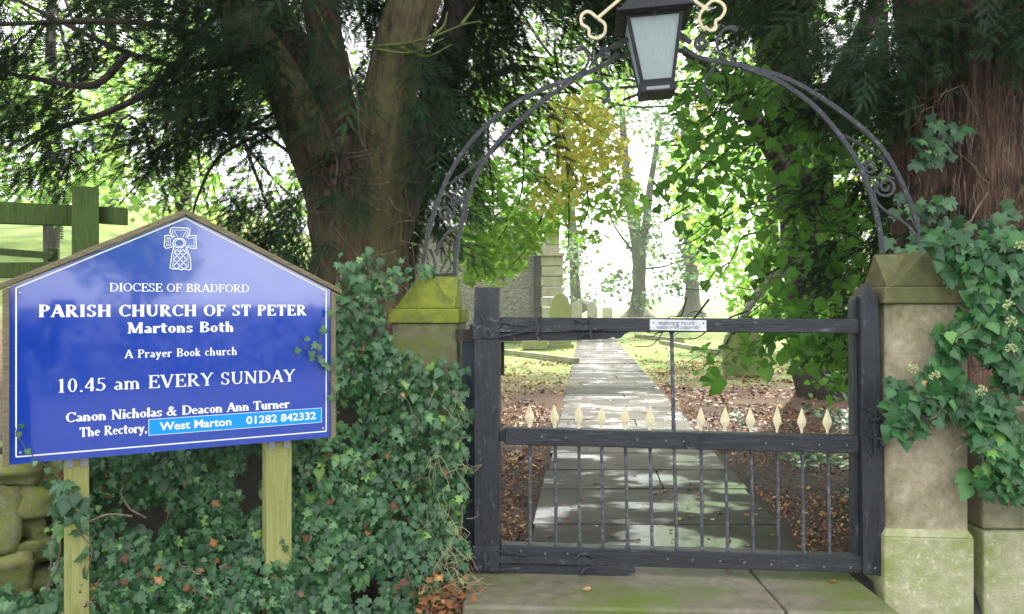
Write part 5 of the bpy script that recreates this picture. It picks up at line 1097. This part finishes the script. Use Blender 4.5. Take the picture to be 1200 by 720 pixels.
X = np.stack([RNG.uniform(1.75,4.2,6000), RNG.uniform(3.75,8.5,6000), np.zeros(6000)],1); X = X[(vnoise(X,1.3) > .42) & (X[:,0] > 1.25+.1*X[:,1]+.25)][:n_]; n_ = len(X); X[:,2] = [terr(a,b_)+.03+random.random()*.09 for a,b_ in X[:,:2]]
V, T, r = place(T_IVY, X, frames(n_, (0,-.4,1), .35), RNG.uniform(.035,.07,n_), rr(n_, X, .4)); o = link('ground_ivy', fast_mesh('ground_ivy', V, T, r, IVY)); tag(o, 'dark ivy creeping over the soil right of the path behind the gate', 'ground ivy', kind='stuff')
# dry grass stems and dead leaves at the foot of the left pier
t = empty('dry_grass', (-.3,3.2,.2), 0, 'tangle of dry straw-coloured stems and dead leaves between ivy and doorstep', 'dry grass'); b = MB()
for _ in range(120):
    px, py = random.gauss(528,14), random.gauss(690,40) if random.random() < .7 else random.uniform(450,700); q = W(px, py, 3.3+random.uniform(-.1,.05))-Vector(t.location); L = [q]; dv = Vector((random.uniform(-.2,.6), random.uniform(-.3,.1), random.uniform(-1,.6)))
    for _ in range(3): dv += Vector((random.gauss(0,.3), random.gauss(0,.15), random.gauss(-.1,.3))); L.append(L[-1]+dv.normalized()*random.uniform(.02,.05))
    b.tube(L, .0011, 3)
o = b.build('stems', M('straw', (.38,.3,.16), .7)[0], t); o['kind'] = 'stuff'
n_ = 260; C = np.array([tuple(W(random.gauss(520,24), random.gauss(705,14), random.uniform(3.12,3.4))) for _ in range(n_)]); foliage('dead_leaves', T_MAPLE, C, frames(n_, (0,-.4,1), .6), RNG.uniform(.02,.045,n_), RNG.uniform(.2,.95,n_), DEAD, t, tuple(t.location))
# leaves lying on the step
for px, py, s, lab, v in ((691,693,.035,'single golden leaf on the middle of the step',.97),(857,668,.03,'small brown leaf on the step near the bottom rail',.7),(980,683,.035,'orange-red leaf on the right of the step',.8),(725,668,.03,'curled tan leaf on the step below the hinge',.9),(882,667,.03,'dark brown leaf beside the small brown one on the step',.5)):
    d = (CZ-STZ)*F/(py-HZ); me = fast_mesh('fallen_leaf', T_LIME[0], T_LIME[1], np.full(len(T_LIME[0]), v), DEAD); o = link('fallen_leaf', me); tag(o, lab, 'leaf'); o.location = W(px,py,d)+Vector((0,0,.006)); o.scale = (s,)*3; o.rotation_euler = (random.uniform(-.2,.2), random.uniform(-.2,.2), random.uniform(0,6))

# ---------------------------------------------------------------- behind the photographer: unseen hedge and trees added to shape the board's reflection
t = empty('hedge', (8,-9,0), 0, 'clipped hedge across the road behind the viewer, mirrored in the board', 'hedge')
C = np.stack([RNG.uniform(-14,30,9000), RNG.uniform(-9.6,-8.4,9000), RNG.uniform(0,1.5,9000)],1); foliage('foliage', T_DIA, C, frames(9000,(0,1,.4),.6), RNG.uniform(.1,.2,9000), rr(9000,C), YEW, t, (8,-9,0))
for i,(x_,y_,h_) in enumerate(((3.5,-17,3.4),(14,-20,5.5),(27,-17,4.5))):
    t, org = tree(('small round tree added behind the viewer to break up the reflection, left in the board','taller tree added behind the viewer to break up the reflection, mid board','broad tree added behind the viewer to break up the reflection, right in the board')[i], [(x_,y_,0),(x_+.1,y_,h_*.5),(x_,y_,h_)], [.2,.15,.08], DBARK, 10, .1, 90+i)
    C = blob((x_,y_,h_*.75),(2.2+i*.5,2,h_*.45),2200,.8,.4,50+i); foliage('crown', T_DIA, C, frames(2200,(0,.5,.8),.6), RNG.uniform(.18,.35,2200), rr(2200,C), HEDG, t, org)
# the photographer: dark coat, phone held out in both hands, standing just behind the lens
def person():
    t = empty('person', (-.22,-.34,0), R(0), 'person in a dark coat holding up a phone, seen only mirrored in the blue board', 'person')
    J = {}; E = []; V = []; Rd = []
    def j(n, p, r, par=None):
        J[n] = len(V); V.append(p); Rd.append(r)
        if par is not None: E.append((J[par], J[n]))
    j('pel',(0,0,.98),.155); j('wai',(0,0,1.12),.14,'pel'); j('che',(0,-.005,1.32),.165,'wai'); j('shl',(0,-.01,1.44),.12,'che'); j('nec',(0,0,1.53),.058,'shl')
    for s_, hx in ((-1,.12),(1,.2)):
        k = 'L' if s_ < 0 else 'R'
        j('sh'+k,(s_*.19,-.01,1.42),.068,'shl'); j('el'+k,(s_*.26+.02,.08,1.17),.052,'sh'+k); j('wr'+k,(hx+.02,.24,1.47),.034,'el'+k); j('pa'+k,(hx+.02,.262,1.54),.036,'wr'+k)
        j('hi'+k,(s_*.095,0,.92),.098,'pel'); j('kn'+k,(s_*.1,.02,.5),.066,'hi'+k); j('an'+k,(s_*.105,-.02,.1),.045,'kn'+k); j('to'+k,(s_*.12,.15,.045),.042,'an'+k)
        for f in range(4):
            a = (f-1.5)*.017; j('f%d%s'%(f,k),(hx+.02+a,.285,1.57+.006*(1-abs(f-1.5))),.0095,'pa'+k); j('g%d%s'%(f,k),(hx+.02+a-s_*.004,.300,1.595-.004*f),.0085,'f%d%s'%(f,k)); j('h%d%s'%(f,k),(hx+.02+a-s_*.012,.306,1.61-.004*f),.007,'g%d%s'%(f,k))
        j('t1'+k,(hx+.02-s_*.03,.262,1.57),.011,'pa'+k); j('t2'+k,(hx+.02-s_*.04,.275,1.592),.009,'t1'+k)
    me = bpy.data.meshes.new('body'); me.from_pydata(V, E, []); o = link('body', me, M('dark_coat', (.012,.013,.02), .85)[0], t)
    sk = o.modifiers.new('skin', 'SKIN'); ss = o.modifiers.new('sub', 'SUBSURF'); ss.levels = ss.render_levels = 2; sk.use_smooth_shade = True
    for i, v in enumerate(me.skin_vertices[0].data): v.radius = (Rd[i], Rd[i]*(.72 if i in (0,1,2,3) else 1)); v.use_root = (i == 0)
    SK = M('skin', (.42,.26,.2), .55)[0]; b = MB(); b.ball((0,.02,1.67), .085, 20, 14, 1.15); o = b.build('head', SK, t, smooth=True); o.scale = (1,1,1)
    for v in o.data.vertices:
        x, y, z = v.co; q = z-1.67; v.co.z = 1.67+q*1.42; v.co.x *= 1-.22*max(0,-q/.085)
        if y > .08 and abs(x) < .012 and -.03 < q < .03: v.co.y += .018
        if y > .07 and .018 < abs(x) < .045 and .0 < q < .03: v.co.y -= .008
    for sx_ in (-1,1): b = MB(); b.ball((sx_*.085,.02,1.665),.02,8,6,.6); b.build('ear', SK, o, smooth=True); b = MB(); b.ball((sx_*.03,.102,1.685),.011,8,6); b.build('eye', M('eye',(.1,.08,.07),.2)[0], o, smooth=True)
    b = MB(); b.box(-.022,.022,.108,.113,1.612,1.618); b.build('mouth', M('lips',(.35,.14,.12),.5)[0], o)
    b = MB(); b.ball((0,.0,1.70), .093, 18, 12, 1.12); h = b.build('hair', M('dark_hair', (.03,.02,.015), .7)[0], t, smooth=True)
    for v in h.data.vertices: v.co.z = 1.70+(v.co.z-1.70)*1.15 if v.co.z > 1.66 else 1.655+(v.co.z-1.66)*.4
    p = empty('phone', (0,-.016,CZ), 0, 'black phone held up by the person, mirrored in the board', 'phone'); b = MB(); b.box(-.08,.08,-.004,.004,-.037,.037); b.build('casing', M('phone_black',(.01,.01,.012),.2)[0], p, bevel=.003); b = MB(); b.box(-.074,.074,-.0055,-.0045,-.033,.033); b.build('screen', M('phone_screen',(.03,.03,.035),.1)[0], p)
person()
# ---------------------------------------------------------------- thin scattering box added to wash out the distance, standing in for glare
hz = MB(); hz.box(-160, 160, -30, 190, -1.2, 17); hm = bpy.data.materials.new('glare_haze'); hm.use_nodes = True; hm.node_tree.nodes.clear()
pv = hm.node_tree.nodes.new('ShaderNodeVolumePrincipled'); pv.inputs['Density'].default_value = .0013; pv.inputs['Color'].default_value = (.93,.96,1,1); pv.inputs['Anisotropy'].default_value = 0
mo_ = hm.node_tree.nodes.new('ShaderNodeOutputMaterial'); hm.node_tree.links.new(pv.outputs[0], mo_.inputs['Volume'])
HZB = hz.build('haze_veil', hm); tag(HZB, kind='stuff')
